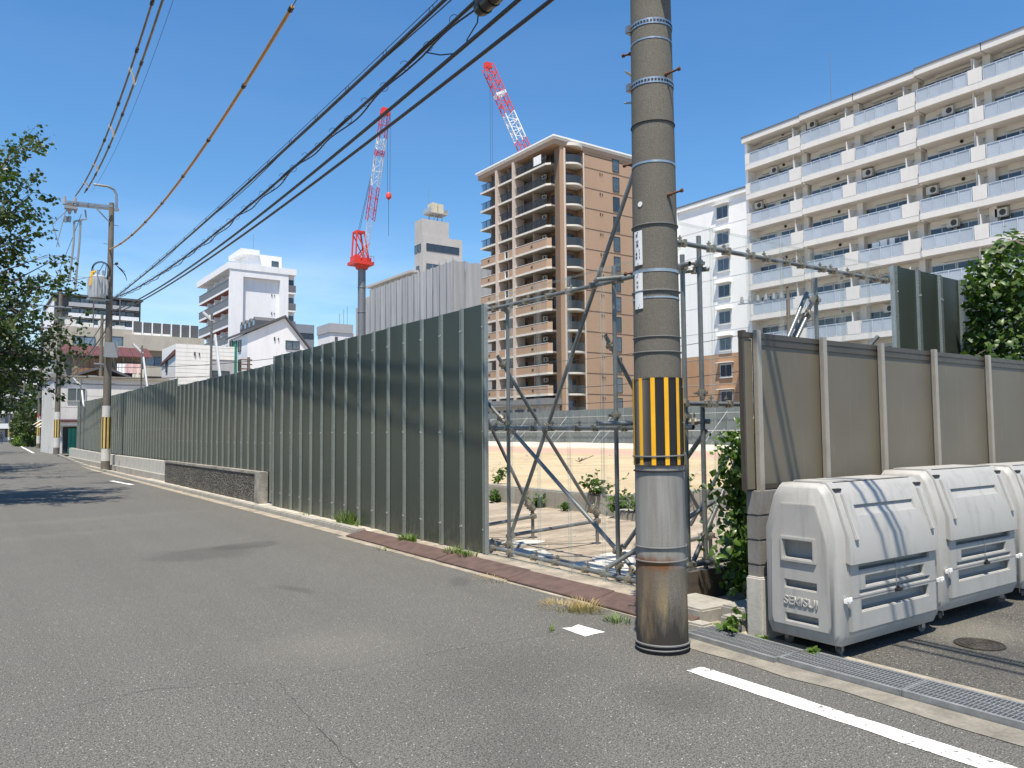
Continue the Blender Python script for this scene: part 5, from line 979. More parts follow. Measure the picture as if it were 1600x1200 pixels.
for k in range(4): window(gk, win_mesh(xr - c.x + 2, .9, 1, 6, gm=M_glb), (c.x - 2.2, c.y - .01, c.z - 2.6 - 3 * k))
y_ = 176.; xa, xb = W(-60, 650, Y=y_).x, W(17, 650, Y=y_).x; zt = W(5, 560, Y=y_).z; eb = B('street_end_block', 'grey concrete apartment block closing the far end of the street', (xa, y_, .4)); m = MB(); m.box((xa, y_, 0), (xb + 9, y_ + 10, zt)); bp(eb, 'wall', m, M_grw); ebw = win_mesh(1.8, 1.6, 1, 2, gm=M_glb)
for k in range(6):
    z = .8 + k * 2.8; m = MB(); m.box((xa, y_ - 1.2, z + 2.), (xb + 8, y_ - 1.1, z + 3.1)); m.box((xa, y_ - 1.2, z + 2.), (xb + 8, y_, z + 2.15)); bp(eb, 'balcony_band', m, M_ww)
    for q in range(7): window(eb, ebw, (xa + 1 + q * 2.9, y_ - .02, z + .5))
# scaffold masts with white stays rising behind the fence
for i, (px_, yt, yb, w0, w1, lab) in enumerate(((331, 490, 592, (336, 523), (344, 590), 'grey scaffold mast with a white stay rising behind the fence below the white apartments'), (222, 540, 612, (224, 558), (231, 612), 'grey scaffold mast with a white stay rising behind the fence near the laundry'), (127, 592, 635, (128, 610), (131, 636), 'short grey mast with a white stay above the far end of the fence'))):
    d = (27, 36, 47)[i]; a = W(px_, yt, d=d); b = W(px_, yb, d=d); t = thing('scaffold_mast', lab, 'scaffold mast', (a.x, a.y, 0), group='scaffold masts behind the fence'); o = Vector(t.location)
    m = MB(); m.tube([Vector((0, 0, 0)), Vector((0, 0, a.z))], .04, 6); part('mast', m, pm('mast_grey', (.13, .13, .13), .6), t); m = MB(); m.tube([W(*w0, d=d) - o, W(*w1, d=d - .6) - o], .05, 6); part('stay', m, M_stay, t); m = MB(); m.tube([W(px_ - 14, yt - 2, d=d) - o, W(px_ + 1, yt + 12, d=d) - o], .055, 6); part('arm', m, M_stay, t)
# ================================================================== far utility poles
M_pfar = pm('pole_grey', (.135, .122, .10), .85, var=.22, scale=2.5, bump=.2, grime=.4); M_pwh = pm('pole_wrap_white', (.52, .51, .48), .7, var=.15); M_yfar = pm('yellow_far', (.52, .38, .12), .6, var=.2); M_trf = pm('transformer_grey', (.42, .44, .45), .5, .3, var=.1); M_box = pm('box_grey', (.27, .28, .29), .5, .2, var=.08)
FPX_, FPY = 5.3, 38.9
def far_pole(x, y, h, lab, z0, guard=(1.0, 2.4)):
    t = thing('utility_pole', lab, 'utility pole', (x, y, z0), group='grey utility poles along the street')
    m = MB(); m.tube([(0, 0, -.2), (0, 0, h)], [.19, .105], 16); part('shaft', m, M_pfar, t, True)
    g0, g1 = guard; r = .19 - g0 * .008
    m = MB(); m.band((0, 0), r + .004, g1, g1 + .5, 20); m.band((0, 0), r + .006, .45, g0, 20); part('white_wrap', m, M_pwh, t, True)
    m = MB(); m.band((0, 0), r + .008, g0, g1, 24); gs_ = part('guard_sheet', m, M_black, t, True)
    for k in range(8):
        a = k * pi / 4; rr = r + .012; m = MB(); m.add([(rr * cos(a + q), rr * sin(a + q), z) for z in (g0, g1) for q in (0, .22, .44)], [(0, 1, 4, 3), (1, 2, 5, 4)]); part('yellow_stripe', m, M_yfar, gs_)
    m = MB()
    for k in range(int((h - 3) / .9)): s = 1 if k % 2 else -1; m.tube([(s * .1, 0, 3 + k * .9), (s * .3, 0, 3 + k * .9)], .012, 5)
    part('step_bolt', m, M_rust, t)
    return t
fp = far_pole(FPX_, FPY, 12.1, 'concrete pole in front of the low wall, with crossarm, transformer and curved lamp arm', 0)
def q_(x, y, d): return W(x, y, Y=FPY + d) - Vector((FPX_, FPY, 0))
a, b = q_(104, 319, 0), q_(186, 328, 0)
m = MB(); m.bar(a, b, .09, .1); m.bar(a + Vector((0, -.25, .05)), b + Vector((-.3, -.25, .05)), .07, .08); m.bar(q_(150, 325, -.1), q_(171, 347, -.1), .05); part('cross_arm', m, M_steel, fp)
m = MB(); ca = q_(182, 330, .1); m.tube([ca, q_(182, 304, .1), q_(178, 296, .1), q_(168, 291, .1), q_(146, 288, .1)], .055, 8); part('lamp_arm', m, M_steel, fp, True)
m = MB(); c = q_(113, 325, -.2); m.box((c.x - .3, c.y - .12, c.z - .08), (c.x + .2, c.y + .12, c.z + .06)); m.tube([c + Vector((-.1, 0, -.05)), c + Vector((-.1, 0, -.3))], [.12, .05], 8); m.tube([c + Vector((.12, 0, -.05)), c + Vector((.12, 0, -.22))], [.07, .05], 8); [m.tube([c + Vector((dx, 0, .1)), c + Vector((dx, 0, .5))], [.09, .05], 8) for dx in (-.3, .1)]; part('insulator', m, M_box, fp, bevel=.02)
m = MB(); m.tube([q_(133, 328, -.1), q_(135, 342, -.1), q_(116, 346, -.1)], .04, 6); m.tube([q_(116, 346, -.1), q_(115, 380, -.1), q_(108, 440, -.1)], .045, 6); m.tube([q_(126, 344, -.1), q_(124, 380, -.1), q_(117, 455, -.1)], .045, 6); part('drop_cable', m, M_box, fp, True)
m = MB(); [m.tube([q_(104 + k, 325, 0), q_(97 - 3 * k, 350, 0), q_(88 + k, 386, 0)], .02, 5) for k in (0, 5)]; [m.tube([q_(103 + 6 * k, 338, 0), q_(102 + 6 * k, 347, 0)], .07, 6) for k in (0, 1)]; part('strain_wire', m, M_steel, fp)
c = q_(152, 466, -.15); m = MB(); m.tube([c, c + Vector((0, 0, .12)), c + Vector((0, 0, .95)), c + Vector((0, 0, 1.0))], [.34, .36, .36, .3], 18); tr = part('transformer', m, M_trf, fp, True)
m = MB(); [m.box((c.x + .37 * cos(k * pi / 9) - .012, c.y + .37 * sin(k * pi / 9) - .012, c.z + .15), (c.x + .42 * cos(k * pi / 9) + .012, c.y + .42 * sin(k * pi / 9) + .012, c.z + .85)) for k in range(18)]; part('cooling_fin', m, M_trf, tr); m = MB(); [m.tube([c + Vector((dx, -.1, 1)), c + Vector((dx, -.1, 1.25))], .05, 6) for dx in (-.2, 0, .2)]; part('bushing', m, M_box, tr)
m = MB(); m.tube([c + Vector((-.3, -.2, .5)), c + Vector((-.25, -.2, 1.1)), c + Vector((-.1, -.2, 1.15))], .06, 6); part('yellow_cover', m, M_yel, tr); m = MB(); m.box((c.x - .4, c.y - .1, c.z - .1), (0, .05, c.z - .02)); part('bracket', m, M_steel, fp)
c = q_(174, 559, -.35); m = MB(); m.box((c.x - .28, c.y - .12, c.z), (c.x + .25, c.y + .16, c.z + .68)); part('junction_box', m, M_box, fp, bevel=.015)
m = MB(); lp = q_(158, 423, -.2); [m.tube([lp + Vector((r * cos(t), -.02 * k, r * sin(t) * 1.1)) for t in (2 * pi * j / 20 for j in range(21))], .014, 5) for k, r in enumerate((.38, .33, .36))]; m.tube([lp + Vector((.1, 0, .35)), lp + Vector((-.1, 0, -.1)), lp + Vector((.05, 0, -1.1))], .015, 5); m.tube([lp + Vector((.2, 0, .3)), lp + Vector((.15, 0, -.3)), lp + Vector((.2, 0, -1.1))], .015, 5); part('cable_coil', m, M_cable, fp, True)
m = MB(); e = q_(182, 415, -.2); [m.tube([e, e + Vector((.15 + .07 * k, 0, -.1 - .09 * k)), e + Vector((.35 + .03 * k, 0, -.25 - .13 * k))], .013, 4) for k in range(4)]; m.tube([e + Vector((-.05, 0, .05)), e + Vector((.05, 0, .12))], .06, 6); part('cable_end', m, M_cable, fp)
p2 = far_pole(5.2, 59.6, 10.9, 'plain concrete pole at the corner beside the white workshop and green door', zr(59.6), (1.1, 2.3))
m = MB()
for z, w_ in ((9.75, 2.6), (9.0, 2.2)): m.box((-w_ * .8, -.2, z), (w_ * .25, -.1, z + .09))
part('cross_arm', m, M_steel, p2); m = MB(); m.tube([(-.45, -.2, 5.3), (-.45, -.2, 6.2)], .26, 12); part('transformer', m, M_trf, p2, True)
p3 = far_pole(6.2, 88.5, 12.5, 'concrete pole with a red-marked white wrap beside the shophouse', .37, (1.2, 2.6)); m = MB(); m.box((-1.9, -.2, 11.7), (.5, -.1, 11.82)); m.box((-1.3, -.2, 9.2), (.4, -.1, 9.3)); part('cross_arm', m, M_steel, p3); m = MB(); m.box((-1.3, -.35, 7.0), (-.1, -.25, 7.1)); part('lamp', m, M_white, p3); m = MB(); m.box((-.19, -.2, 3.0), (-.05, -.185, 3.25)); part('red_mark', m, M_cred, p3)
for i, (px_, py_, d, hh, lab) in enumerate(((35.5, 694, 96, 9, 'far concrete pole with lamp beside the hedge'), (20, 688.5, 118, 9, 'far thin pole beyond the hedge, lamp to its side'), (14, 686, 138, 9, 'farthest thin pole near the block that closes the street'))):
    b = W(px_, py_, d=d); t = far_pole(b.x, b.y, hh, lab, .4); m = MB(); m.box((-1.1, -.1, 5.4), (0, 0, 5.5)); part('lamp', m, M_white, t)
b = W(157, 600, d=62); t = far_pole(b.x, b.y, 11.2, 'slim concrete pole standing behind the fence by the red-roofed house', 0); m = MB(); m.box((-.5, -.15, 7.2), (.6, -.05, 7.3)); m.box((-.9, -.3, 5.6), (-.3, -.05, 6.3)); part('cross_arm', m, M_steel, t)
b = W(388, 600, d=60); t = far_pole(b.x, b.y, W(388, 558, d=60).z, 'pole top with short crossarms peeping over the fence before the gabled house', 0); m = MB(); zz = W(388, 558, d=60).z; [m.box((-.6, -.1, zz - q), (.25, -.02, zz - q + .08)) for q in (.25, .6, .95)]; part('cross_arm', m, M_rust, t)

# ================================================================== overhead lines
def fit(pts, a, b):
    """heights of a line hanging in the vertical plane X = a + b*Y, from sighted points -> quadratic z(Y)"""
    Y, Z = [], []
    for x, y in pts:
        v = FW + RT * ((x - 800) / FPX) + UP * ((600 - y) / FPX); t = a / (v.x - b * v.y); Y.append(v.y * t); Z.append(EYE + v.z * t)
    return np.polyfit(Y, Z, 2), a, b
def curve(f, y0, y1, n=60, dx=0., dz=0.):
    k, a, b = f; return [Vector((a + b * y + dx, y, float(np.polyval(k, y)) + dz)) for y in np.linspace(y0, y1, n)]
def plane(x0, y0, x1, y1): b = (x1 - x0) / (y1 - y0); return x0 - b * y0, b
def back(p, n=12): return [Vector((p.x - .012 * q * 2.4, p.y - 2.4 * q, p.z - 1.1 * (q / n) * (1 - q / n) * 4 * .5 + .03 * q)) for q in range(n, 0, -1)]
def line(name, lab, f, y0, y1, r, mat, group, n=70, extend=True, dx=0., dz=0., cat='cable'):
    c = curve(f, y0, y1, n, dx, dz); m = MB(); m.tube((back(c[0]) if extend else []) + c, r, 8); o = part(name, m, mat, None, True); return tag(o, lab, cat, group), c
near = (PX + .12, PY - .05)
GA = 'black cables between the poles'
fA1 = fit([(860, 0), (560, 235), (400, 352), (200, 481)], *plane(near[0] + .1, near[1], 5.45, FPY)); line('overhead_cable', 'thick plain black cable, lowest and rightmost of the overhead lines', fA1, PY, FPY, .022, M_cable, GA)
fA2 = fit([(810, 0), (560, 212), (400, 341), (200, 476)], *plane(near[0] - .02, near[1], 5.4, FPY)); o, cA2 = line('overhead_cable', 'thick plain black cable that carries the black splice box on its upper side', fA2, PY, FPY, .023, M_cable, GA)
fB1 = fit([(738, 8), (688, 54), (630, 107), (560, 168), (400, 314), (275, 411)], *plane(near[0] - .12, near[1], 5.3, FPY)); o, cB = line('overhead_cable', 'twisted black cable bundle held by many wire loops', fB1, PY, FPY, .021, M_cable, GA)
m = MB(); k = 0
cc = curve(fB1, PY, FPY, 240)
m.tube([p + Vector((.03 * sin(i * .5), 0, -.035 - .05 * abs(sin(i * .11)))) for i, p in enumerate(cc)], .011, 6); m.tube([p + Vector((.02 * cos(i * .35), 0, .008 * sin(i * .35))) for i, p in enumerate(cc)], .014, 6)
part('wrapped_cable', m, M_cable, o, True)
rg = MB(); rg.tube([(0, .055 * cos(t), .06 * sin(t)) for t in (2 * pi * j / 14 for j in range(12))], .004, 5); RG = rg.mesh('wire_loop', M_cable, True)
dense = curve(fB1, 6, FPY - 1, 52)
for i, p in enumerate(dense): link('wire_loop', RG, o, p + Vector((0, 0, .02 - .03 * (i % 2))), rot=(RN.uniform(-.3, .3), 0, RN.uniform(.6, 1.4)))
fC1 = fit([(690, 2), (646, 46), (590, 99), (560, 127), (400, 277), (267, 392), (190, 457)], *plane(near[0] - .3, near[1], 5.2, FPY)); o, cC = line('overhead_cable', 'black cable slung under a thin messenger wire by clips', fC1, PY, FPY, .021, M_cable, GA)
m = MB(); m.tube([p + Vector((0, 0, .075)) for p in curve(fC1, PY - 12, FPY, 60)], .005, 5); part('messenger_wire', m, M_cable, o); m = MB(); cc = curve(fC1, PY, FPY, 200); m.tube([p + Vector((.012, 0, -.012 - .045 * max(0, sin(i * .12)))) for i, p in enumerate(cc)], .008, 5); part('slack_wire', m, M_cable, o, True)
for p in curve(fC1, 6.2, FPY - 1, 26):
    m = MB()
    if 'CLP' not in globals(): m.tube([(0, -.035, .08), (0, -.05, .03), (0, -.03, -.02), (0, .03, -.02), (0, .05, .03), (0, .035, .08)], .005, 5); CLP = m.mesh('hanger_clip', M_cable, True)
    link('hanger_clip', CLP, o, p)
# splice box and its tails
pa = W(748, 22, d=9.2); ka, aa, ba = fB1; 
def at_y(f, y): return Vector((f[1] + f[2] * y, y, float(np.polyval(f[0], y))))
def y_at(f, px_):
    best = min(np.linspace(4, 38, 1500), key=lambda y: abs(proj(at_y(f, y))[0] - px_)); return float(best)
def proj(p): v = p - CAM; d = v.dot(FW); return 800 + FPX * v.dot(RT) / d, 600 - FPX * v.dot(UP) / d
y0 = y_at(fB1, 742); s0 = at_y(fB1, y0); s1 = at_y(fB1, y0 - .62); dr = (s1 - s0).normalized(); of = Vector((.03, 0, -.10))
m = MB(); m.tube([s0 + of, s0 + of + dr * .03, s0 + of + dr * .08, s0 + of + dr * .5, s0 + of + dr * .55], [.045, .07, .088, .09, .05], 14); sb = part('splice_box', m, pm('splice_black', (.012, .013, .014), .35, var=.2), None, True); tag(sb, 'black splice box hanging on the bundled overhead cable', 'splice box')
m = MB(); [m.tube([s0 + of + dr * q, s0 + of + dr * (q + .02)], .096, 14) for q in (.14, .3, .46)]; part('box_strap', m, M_black, sb)
ye = y_at(fA2, 729); pe = at_y(fA2, ye); m = MB(); m.tube([s0 + of + dr * .02, s0 + of + Vector((0, 0, -.12)), pe + Vector((0, 0, .05)), pe], .008, 6); part('tail_cable', m, M_cable, sb, True)
ya = y_at(fB1, 664); yb_ = y_at(fA2, 712); m = MB(); m.tube([at_y(fB1, ya) + Vector((0, 0, -.05)), at_y(fB1, ya).lerp(at_y(fA2, yb_), .5) + Vector((0, 0, -.05)), at_y(fA2, yb_)], .008, 6); part('tail_cable', m, M_cable, sb, True)
# orange guarded wire
M_or = pm('orange_guard', (.43, .225, .06), .5, var=.22, scale=1.5)
fO = fit([(456, 10), (382, 134), (327, 217), (287, 275), (254, 316), (207, 366), (178, 387)], *plane(near[0] - .2, near[1], 5.25, FPY))
yo = y_at(fO, 457); o, c = line('guarded_wire', 'overhead wire sleeved in orange guard tubing with black joints', fO, yo, FPY, .034, M_or, 'guarded lines', extend=False)
for px_ in (456, 382, 327, 287, 254, 228, 207, 189):
    p = at_y(fO, y_at(fO, px_)); p2_ = at_y(fO, y_at(fO, px_) + .12); m = MB(); m.tube([p, p2_], .044, 10); part('tube_joint', m, M_black, o, True)
m = MB(); m.tube(curve(fO, PY, yo, 10), .008, 5); part('bare_wire', m, M_cable, o)
# high paired lines with spacers
fH1 = fit([(239, 0), (215, 75), (186, 159), (164, 217), (132, 286), (109, 315)], *plane(3.35, PY, 3.85, FPY)); fH2 = fit([(254, 0), (222, 95), (192, 176), (171, 231), (137, 291), (122, 314)], *plane(3.7, PY, 4.2, FPY))
M_hv = pm('high_line_sleeve', (.075, .07, .06), .5, var=.35, scale=2, c2=(.2, .16, .09))
hs = []
for i, f in enumerate((fH1, fH2)):
    o, c = line('high_line', ['high overhead line, the outer of the pair joined by pale spacers', 'high overhead line, the inner of the pair, with brown sleeves'][i], f, PY + 8, FPY, .028 + .004 * i, M_hv, 'paired high lines', extend=False); hs.append(o)
    for px_ in ((215, 186, 164, 147, 132, 239) if i == 0 else (222, 192, 171, 150, 137, 118)):
        y = y_at(f, px_); m = MB(); m.tube([at_y(f, y), at_y(f, y + .2)], .046, 8); part('sleeve_joint', m, M_black, o, True)
for px_, py_ in ((204, 113), (172, 205), (147, 265), (132, 290)):
    a = at_y(fH1, y_at(fH1, px_)); b = at_y(fH2, y_at(fH2, px_ + 6)); m = MB(); m.tube([a, a.lerp(b, .5) + Vector((0, 0, .06)), b], .028, 6); m.tube([a - Vector((0, .08, 0)), a + Vector((0, .08, 0))], .05, 6); m.tube([b - Vector((0, .08, 0)), b + Vector((0, .08, 0))], .05, 6); part('spacer', m, M_bolt, hs[0])
m = MB(); m.tube(curve(fH2, PY + 8, FPY, 30, .25, .05), .006, 4); part('thin_wire', m, M_cable, hs[1])
# lines running on down the street
for i, (za, zb_, xo, r, lab) in enumerate(((7.1, 5.2, 0, .02, 'black cable bundle dropping from the transformer pole to the corner pole'), (6.7, 4.9, .1, .03, 'thick dark cable sagging towards the corner pole'), (11.4, 9.7, -1.2, .012, 'thin upper wire running on to the corner pole'), (6.3, 4.5, .0, .014, 'thin lower wire running on to the corner pole'))):
    a, b = Vector((FPX_ + xo, FPY, za)), Vector((5.2 + xo, 59.6, zb_ + zr(60))); m = MB(); m.tube([a.lerp(b, q / 20) - Vector((0, 0, .8 * 4 * (q / 20) * (1 - q / 20) * .5)) for q in range(21)], r, 6); o = part('street_cable', m, M_cable, None, True); tag(o, lab, 'cable', 'cables further down the street')
for i, (za, lab) in enumerate(((6.2, 'upper cable crossing in front of the white workshop'), (5.5, 'middle cable crossing in front of the white workshop'), (5.1, 'lower cable crossing in front of the white workshop'))):
    a, b = Vector((5.2, 59.5, za)), Vector((24, 59.9, za + 2.1 - .3 * i)); m = MB(); m.tube([a.lerp(b, q / 16) - Vector((0, 0, 1.1 * (q / 16) * (1 - q / 16) * 2)) for q in range(17)], .022, 5); o = part('street_cable', m, M_cable, None, True); tag(o, lab, 'cable', 'cables across the workshop front')
# wires over the site
for i, (a, b, s, lab) in enumerate((((46.5, 72, 6.2), (47, 18, 7.2), 1.0, 'upper thin wire along the far edge of the site'), ((46.5, 72, 4.6), (47, 18, 5.4), .8, 'lower thin wire along the far edge of the site'), ((46.5, 30, 9), (53, 72, 9.5), .6, 'thin wire before the brown tower'))):
    a, b = Vector(a), Vector(b); m = MB(); m.tube([a.lerp(b, q / 16) - Vector((0, 0, s * 4 * (q / 16) * (1 - q / 16))) for q in range(17)], .025, 4); o = part('site_wire', m, M_cable, None); tag(o, lab, 'cable', 'wires beyond the sand')
bs = W(1232, 500, d=48); t = far_pole(bs.x, bs.y, W(1232, 450, d=48).z - .3, 'grey pole with a row of insulators seen through the clear panels', .3); zz = W(1232, 468, d=48).z - .3; m = MB(); m.bar((-3.2, 1.2, zz - .4), (.4, -.2, zz + .1), .08); part('cross_arm', m, M_steel, t); 
for k in range(6): m = MB(); f = k / 6; m.tube([(-3 + 3 * f, 1.1 - 1.2 * f, zz - .3 + .45 * f), (-3 + 3 * f, 1.1 - 1.2 * f, zz + .05 + .45 * f)], [.12, .08], 7); part('insulator', m, M_box, t)
# ================================================================== plants
rng = np.random.default_rng(5)
def leaf_mat(name, c1, c2, rough=.4):
    b = NB(name); v = b.coord(True); n = b.noise(v, 9, 2); r = b.n('ObjectInfo').outputs['Random']; big = b.noise(v, .8, 2)
    wn = b.n('TexWhiteNoise', noise_dimensions='3D'); sn = b.n('VectorMath', operation='SNAP'); b.l(v, sn.inputs[0]); sn.inputs[1].default_value = (.12, .12, .12); b.l(sn.outputs[0], wn.inputs[0])
    c = b.mix(b.math('ADD', b.math('MULTIPLY', wn.outputs[0], .6), b.math('MULTIPLY', big, .4)), c1, c2); b.col(c); b.b.inputs['Roughness'].default_value = rough; b.b.inputs['Specular IOR Level'].default_value = .45
    tl = b.n('BsdfTranslucent'); b.l(b.mix(1, c, (1.0, 1.25, .45), 'MULTIPLY'), tl.inputs[0]); ms = b.n('MixShader', Fac=.32); b.l(b.b.outputs[0], ms.inputs[1]); b.l(tl.outputs[0], ms.inputs[2]); b.l(ms.outputs[0], b.o.inputs['Surface']); return b.m
M_leaf = leaf_mat('tree_leaf', (.026, .048, .010), (.072, .105, .024)); M_leafd = leaf_mat('dark_leaf', (.02, .04, .010), (.05, .085, .02)); M_ivy = leaf_mat('ivy_leaf', (.035, .075, .012), (.10, .16, .035), .42); M_vine = leaf_mat('vine_leaf', (.04, .085, .015), (.11, .19, .03), .35); M_grass = leaf_mat('grass_blade', (.07, .13, .02), (.17, .24, .05), .5); M_dry = leaf_mat('dry_blade', (.30, .21, .09), (.46, .36, .18), .7)
M_bark = pm('bark', (.07, .055, .042), .9, var=.35, scale=8, bump=.6)
def leaves(name, P, D, size, mat, parent=None, fold=.25, width=.42, up=.35):
    """P: leaf bases, D: leaf directions; each leaf a folded pair of triangles with a pointed tip"""
    n = len(P); P = np.asarray(P, float); D = np.asarray(D, float); D /= np.linalg.norm(D, axis=1, keepdims=True) + 1e-9
    nr = rng.normal(size=(n, 3)); nr[:, 2] += up * 3; S = np.cross(D, nr); S /= np.linalg.norm(S, axis=1, keepdims=True) + 1e-9; Nn = np.cross(S, D)
    s = size * rng.uniform(.5, 1.35, (n, 1)); mid = P + D * s * .45; A = mid + S * s * width - Nn * s * fold * .4; Bv = mid - S * s * width - Nn * s * fold * .4; T = P + D * s - Nn * s * .12
    V = np.stack([P, A, T, Bv], 1).reshape(-1, 3); i = np.arange(n)[:, None] * 4; Fc = np.concatenate([i + [[0, 1, 2]], i + [[0, 2, 3]]], 1).reshape(-1, 3)
    me = bpy.data.meshes.new(name); me.vertices.add(len(V)); me.vertices.foreach_set('co', V.ravel()); me.loops.add(Fc.size); me.loops.foreach_set('vertex_index', Fc.ravel().astype(np.int32)); me.polygons.add(len(Fc)); me.polygons.foreach_set('loop_start', np.arange(0, Fc.size, 3, dtype=np.int32)); me.materials.append(mat); me.update(); me.validate()
    return link(name, me, parent)
def tree(lab, base, hub, tips, size, per, mat=M_leaf, sparse=(), twigs=9, tl=.9, group='street trees on the left', r0=.16, name='street_tree'):
    t = thing(name, lab, 'tree', base, group=group); o = Vector(base); hub = Vector(hub) - o; m = MB(); L_ = []; D_ = []
    m.tube([Vector((0, 0, -.2)), hub * .5 + Vector((.1, .05, 0)), hub], [r0, r0 * .8, r0 * .62], 10); tr = part('trunk', m, M_bark, t, True); br = MB()
    for ti, tip in enumerate(tips):
        tp = Vector(tip) - o; s = hub * RN.uniform(.82, 1.0); mid = s.lerp(tp, .5) + Vector((RN.uniform(-.4, .4), RN.uniform(-.4, .4), RN.uniform(.1, .7))); path = [s.lerp(mid, q / 4).lerp(mid.lerp(tp, q / 4), q / 4) for q in range(5)]
        br.tube(path, [r0 * .38, r0 * .28, r0 * .18, r0 * .1, r0 * .03], 5)
        for k in range(twigs if ti not in sparse else 6):
            u = RN.uniform(.3, 1.0) ** .8; i = min(3, int(u * 4)); a = path[i].lerp(path[i + 1], u * 4 - i); dv = (path[i + 1] - path[i]).normalized() * .7 + Vector((RN.gauss(0, .75), RN.gauss(0, .75), RN.gauss(-.02, .45))); dv = dv.normalized() * tl * RN.uniform(.5, 1.2); e = a + dv + Vector((0, 0, -.12 * tl))
            br.tube([a, a.lerp(e, .5) + Vector((0, 0, .05)), e], [r0 * .05, r0 * .035, .003], 3, False)
            for q in range(per):
                f = RN.uniform(.12, 1.05); p = a.lerp(e, f) + Vector((RN.gauss(0, .07), RN.gauss(0, .07), RN.gauss(-.03, .06))) * (size / .1); L_.append(p); d = dv.normalized() * .6 + Vector((RN.gauss(0, .6), RN.gauss(0, .6), RN.gauss(-.35, .4))); D_.append(d)
    part('branches', br, M_bark, t, True); c = leaves('crown', [tuple(p) for p in L_], [tuple(d) for d in D_], size, mat, t); return t
tipx = [(42, 216), (22, 232), (55, 268), (52, 300), (30, 320), (55, 352), (40, 372), (74, 398), (56, 430), (100, 398), (92, 440), (146, 432), (105, 452), (112, 506), (80, 478), (60, 470), (134, 526), (120, 548), (90, 545), (98, 570), (70, 560), (68, 598), (36, 610), (20, 585), (10, 250), (-10, 220), (0, 300), (0, 350), (15, 400), (0, 440), (20, 470), (0, 500), (30, 520), (0, 550), (40, 560), (-20, 400), (-40, 300), (-40, 500), (-30, 600), (5, 620), (-60, 380), (-80, 260), (-90, 460), (-120, 350)]
tips = []
for (x, y) in tipx:
    dd = 19 + RN.uniform(-2.2, 3.0) + max(0, -x) * .01; tips.append(W(x, y, d=dd))
tree('leafy cherry tree overhanging the road, its long lower branch reaching towards the wires', (-2.6, 22.5, 0), (-1.8, 22.8, 3.4), tips, .115, 24, sparse={i for i, q in enumerate(tipx) if q[0] > 72}, twigs=17, tl=.8)
tips = [W(RN.uniform(-60, 50), RN.uniform(515, 635), d=RN.uniform(33, 40)) for _ in range(34)] + [W(RN.uniform(40, 135), RN.uniform(505, 570), d=RN.uniform(28, 33)) for _ in range(3)] + [Vector((RN.uniform(-6, 1), RN.uniform(32, 42), RN.uniform(4, 8.5))) for _ in range(16)]
tree('darker street tree behind the overhanging cherry tree, low branches over the road', (-2.6, 38, 0), (-2.2, 38, 2.8), tips, .15, 18, M_leafd, (), 11, 1.2)
tips = [W(RN.uniform(-30, 38), RN.uniform(560, 640), d=RN.uniform(52, 62)) for _ in range(22)] + [Vector((RN.uniform(-6, 1), RN.uniform(52, 66), RN.uniform(4, 8))) for _ in range(16)]
tree('smaller street tree further down the left side before the far poles', (-2.2, 60, .3), (-2, 60, 3), tips, .2, 12, M_leafd, (), 7, 1.5)
# foliage across the street, beside and behind the photographer: it only shows mirrored in the steel fence
for i, (x, y) in enumerate(((-9.2, 3.5), (-9.4, 10.5), (-9., -5), (-8.6, 16.5))):
    tips = [Vector((x + RN.gauss(0, 1.4), y + RN.gauss(0, 2.3), RN.uniform(1.2, 7.5))) for _ in range(30)]
    tree(['dark roadside tree across the street from the last green panels', 'dark roadside tree across the street from the brown ramp plates', 'dark roadside tree across the street from the parking ground', 'dark roadside tree across the street from the pebble-dashed wall'][i], (x, y, 0), (x, y, 2.2), tips, .28, 9, M_leafd, (), 8, 1.2, 'roadside trees across from the fence')
# hedge and shrubs down the street
def shrub(lab, c, rad, n, size, mat, name='shrub', group=None, stem=True, kind='plant'):
    t = thing(name, lab, kind, (c[0], c[1], c[2] - rad[2]), group=group); o = Vector((0, 0, rad[2])); u = rng.normal(size=(n, 3)); u /= np.linalg.norm(u, axis=1, keepdims=True); rr = rng.uniform(.55, 1.08, (n, 1)) ** .5
    lump = 1 + .22 * np.sin(u[:, :1] * 7 + c[0]) * np.cos(u[:, 2:] * 6 + c[1]); P = u * rr * lump * np.array(rad) + np.array(o); D = u * .6 + rng.normal(size=(n, 3)) * .6 + [0, 0, -.15]
    leaves('foliage', P, D, size, mat, t); m = MB(); [m.tube([(0, 0, -.05), (RN.uniform(-.4, .4) * rad[0], RN.uniform(-.4, .4) * rad[1], rad[2] * 1.2)], [.03, .008], 5) for _ in range(5)]; part('stems', m, M_bark, t); return t
for i, (px_, py_, d, rx, rz_, lab) in enumerate(((41, 668, 92, 1.2, 2.6, 'tall green bush beside the far lamp pole'), (48, 650, 84, 1.0, 3.2, 'high bush against the dark timber house'), (42, 690, 90, 1.3, .9, 'low pale bush at the foot of the far pole'), (30, 672, 110, 1.0, 2.2, 'far bush between the thin poles'))):
    c = W(px_, py_, d=d); shrub(lab, (c.x, c.y, c.z), (rx, 1.5, rz_), 1500, .3, M_leaf if i != 2 else M_grass, group='bushes far down the street')
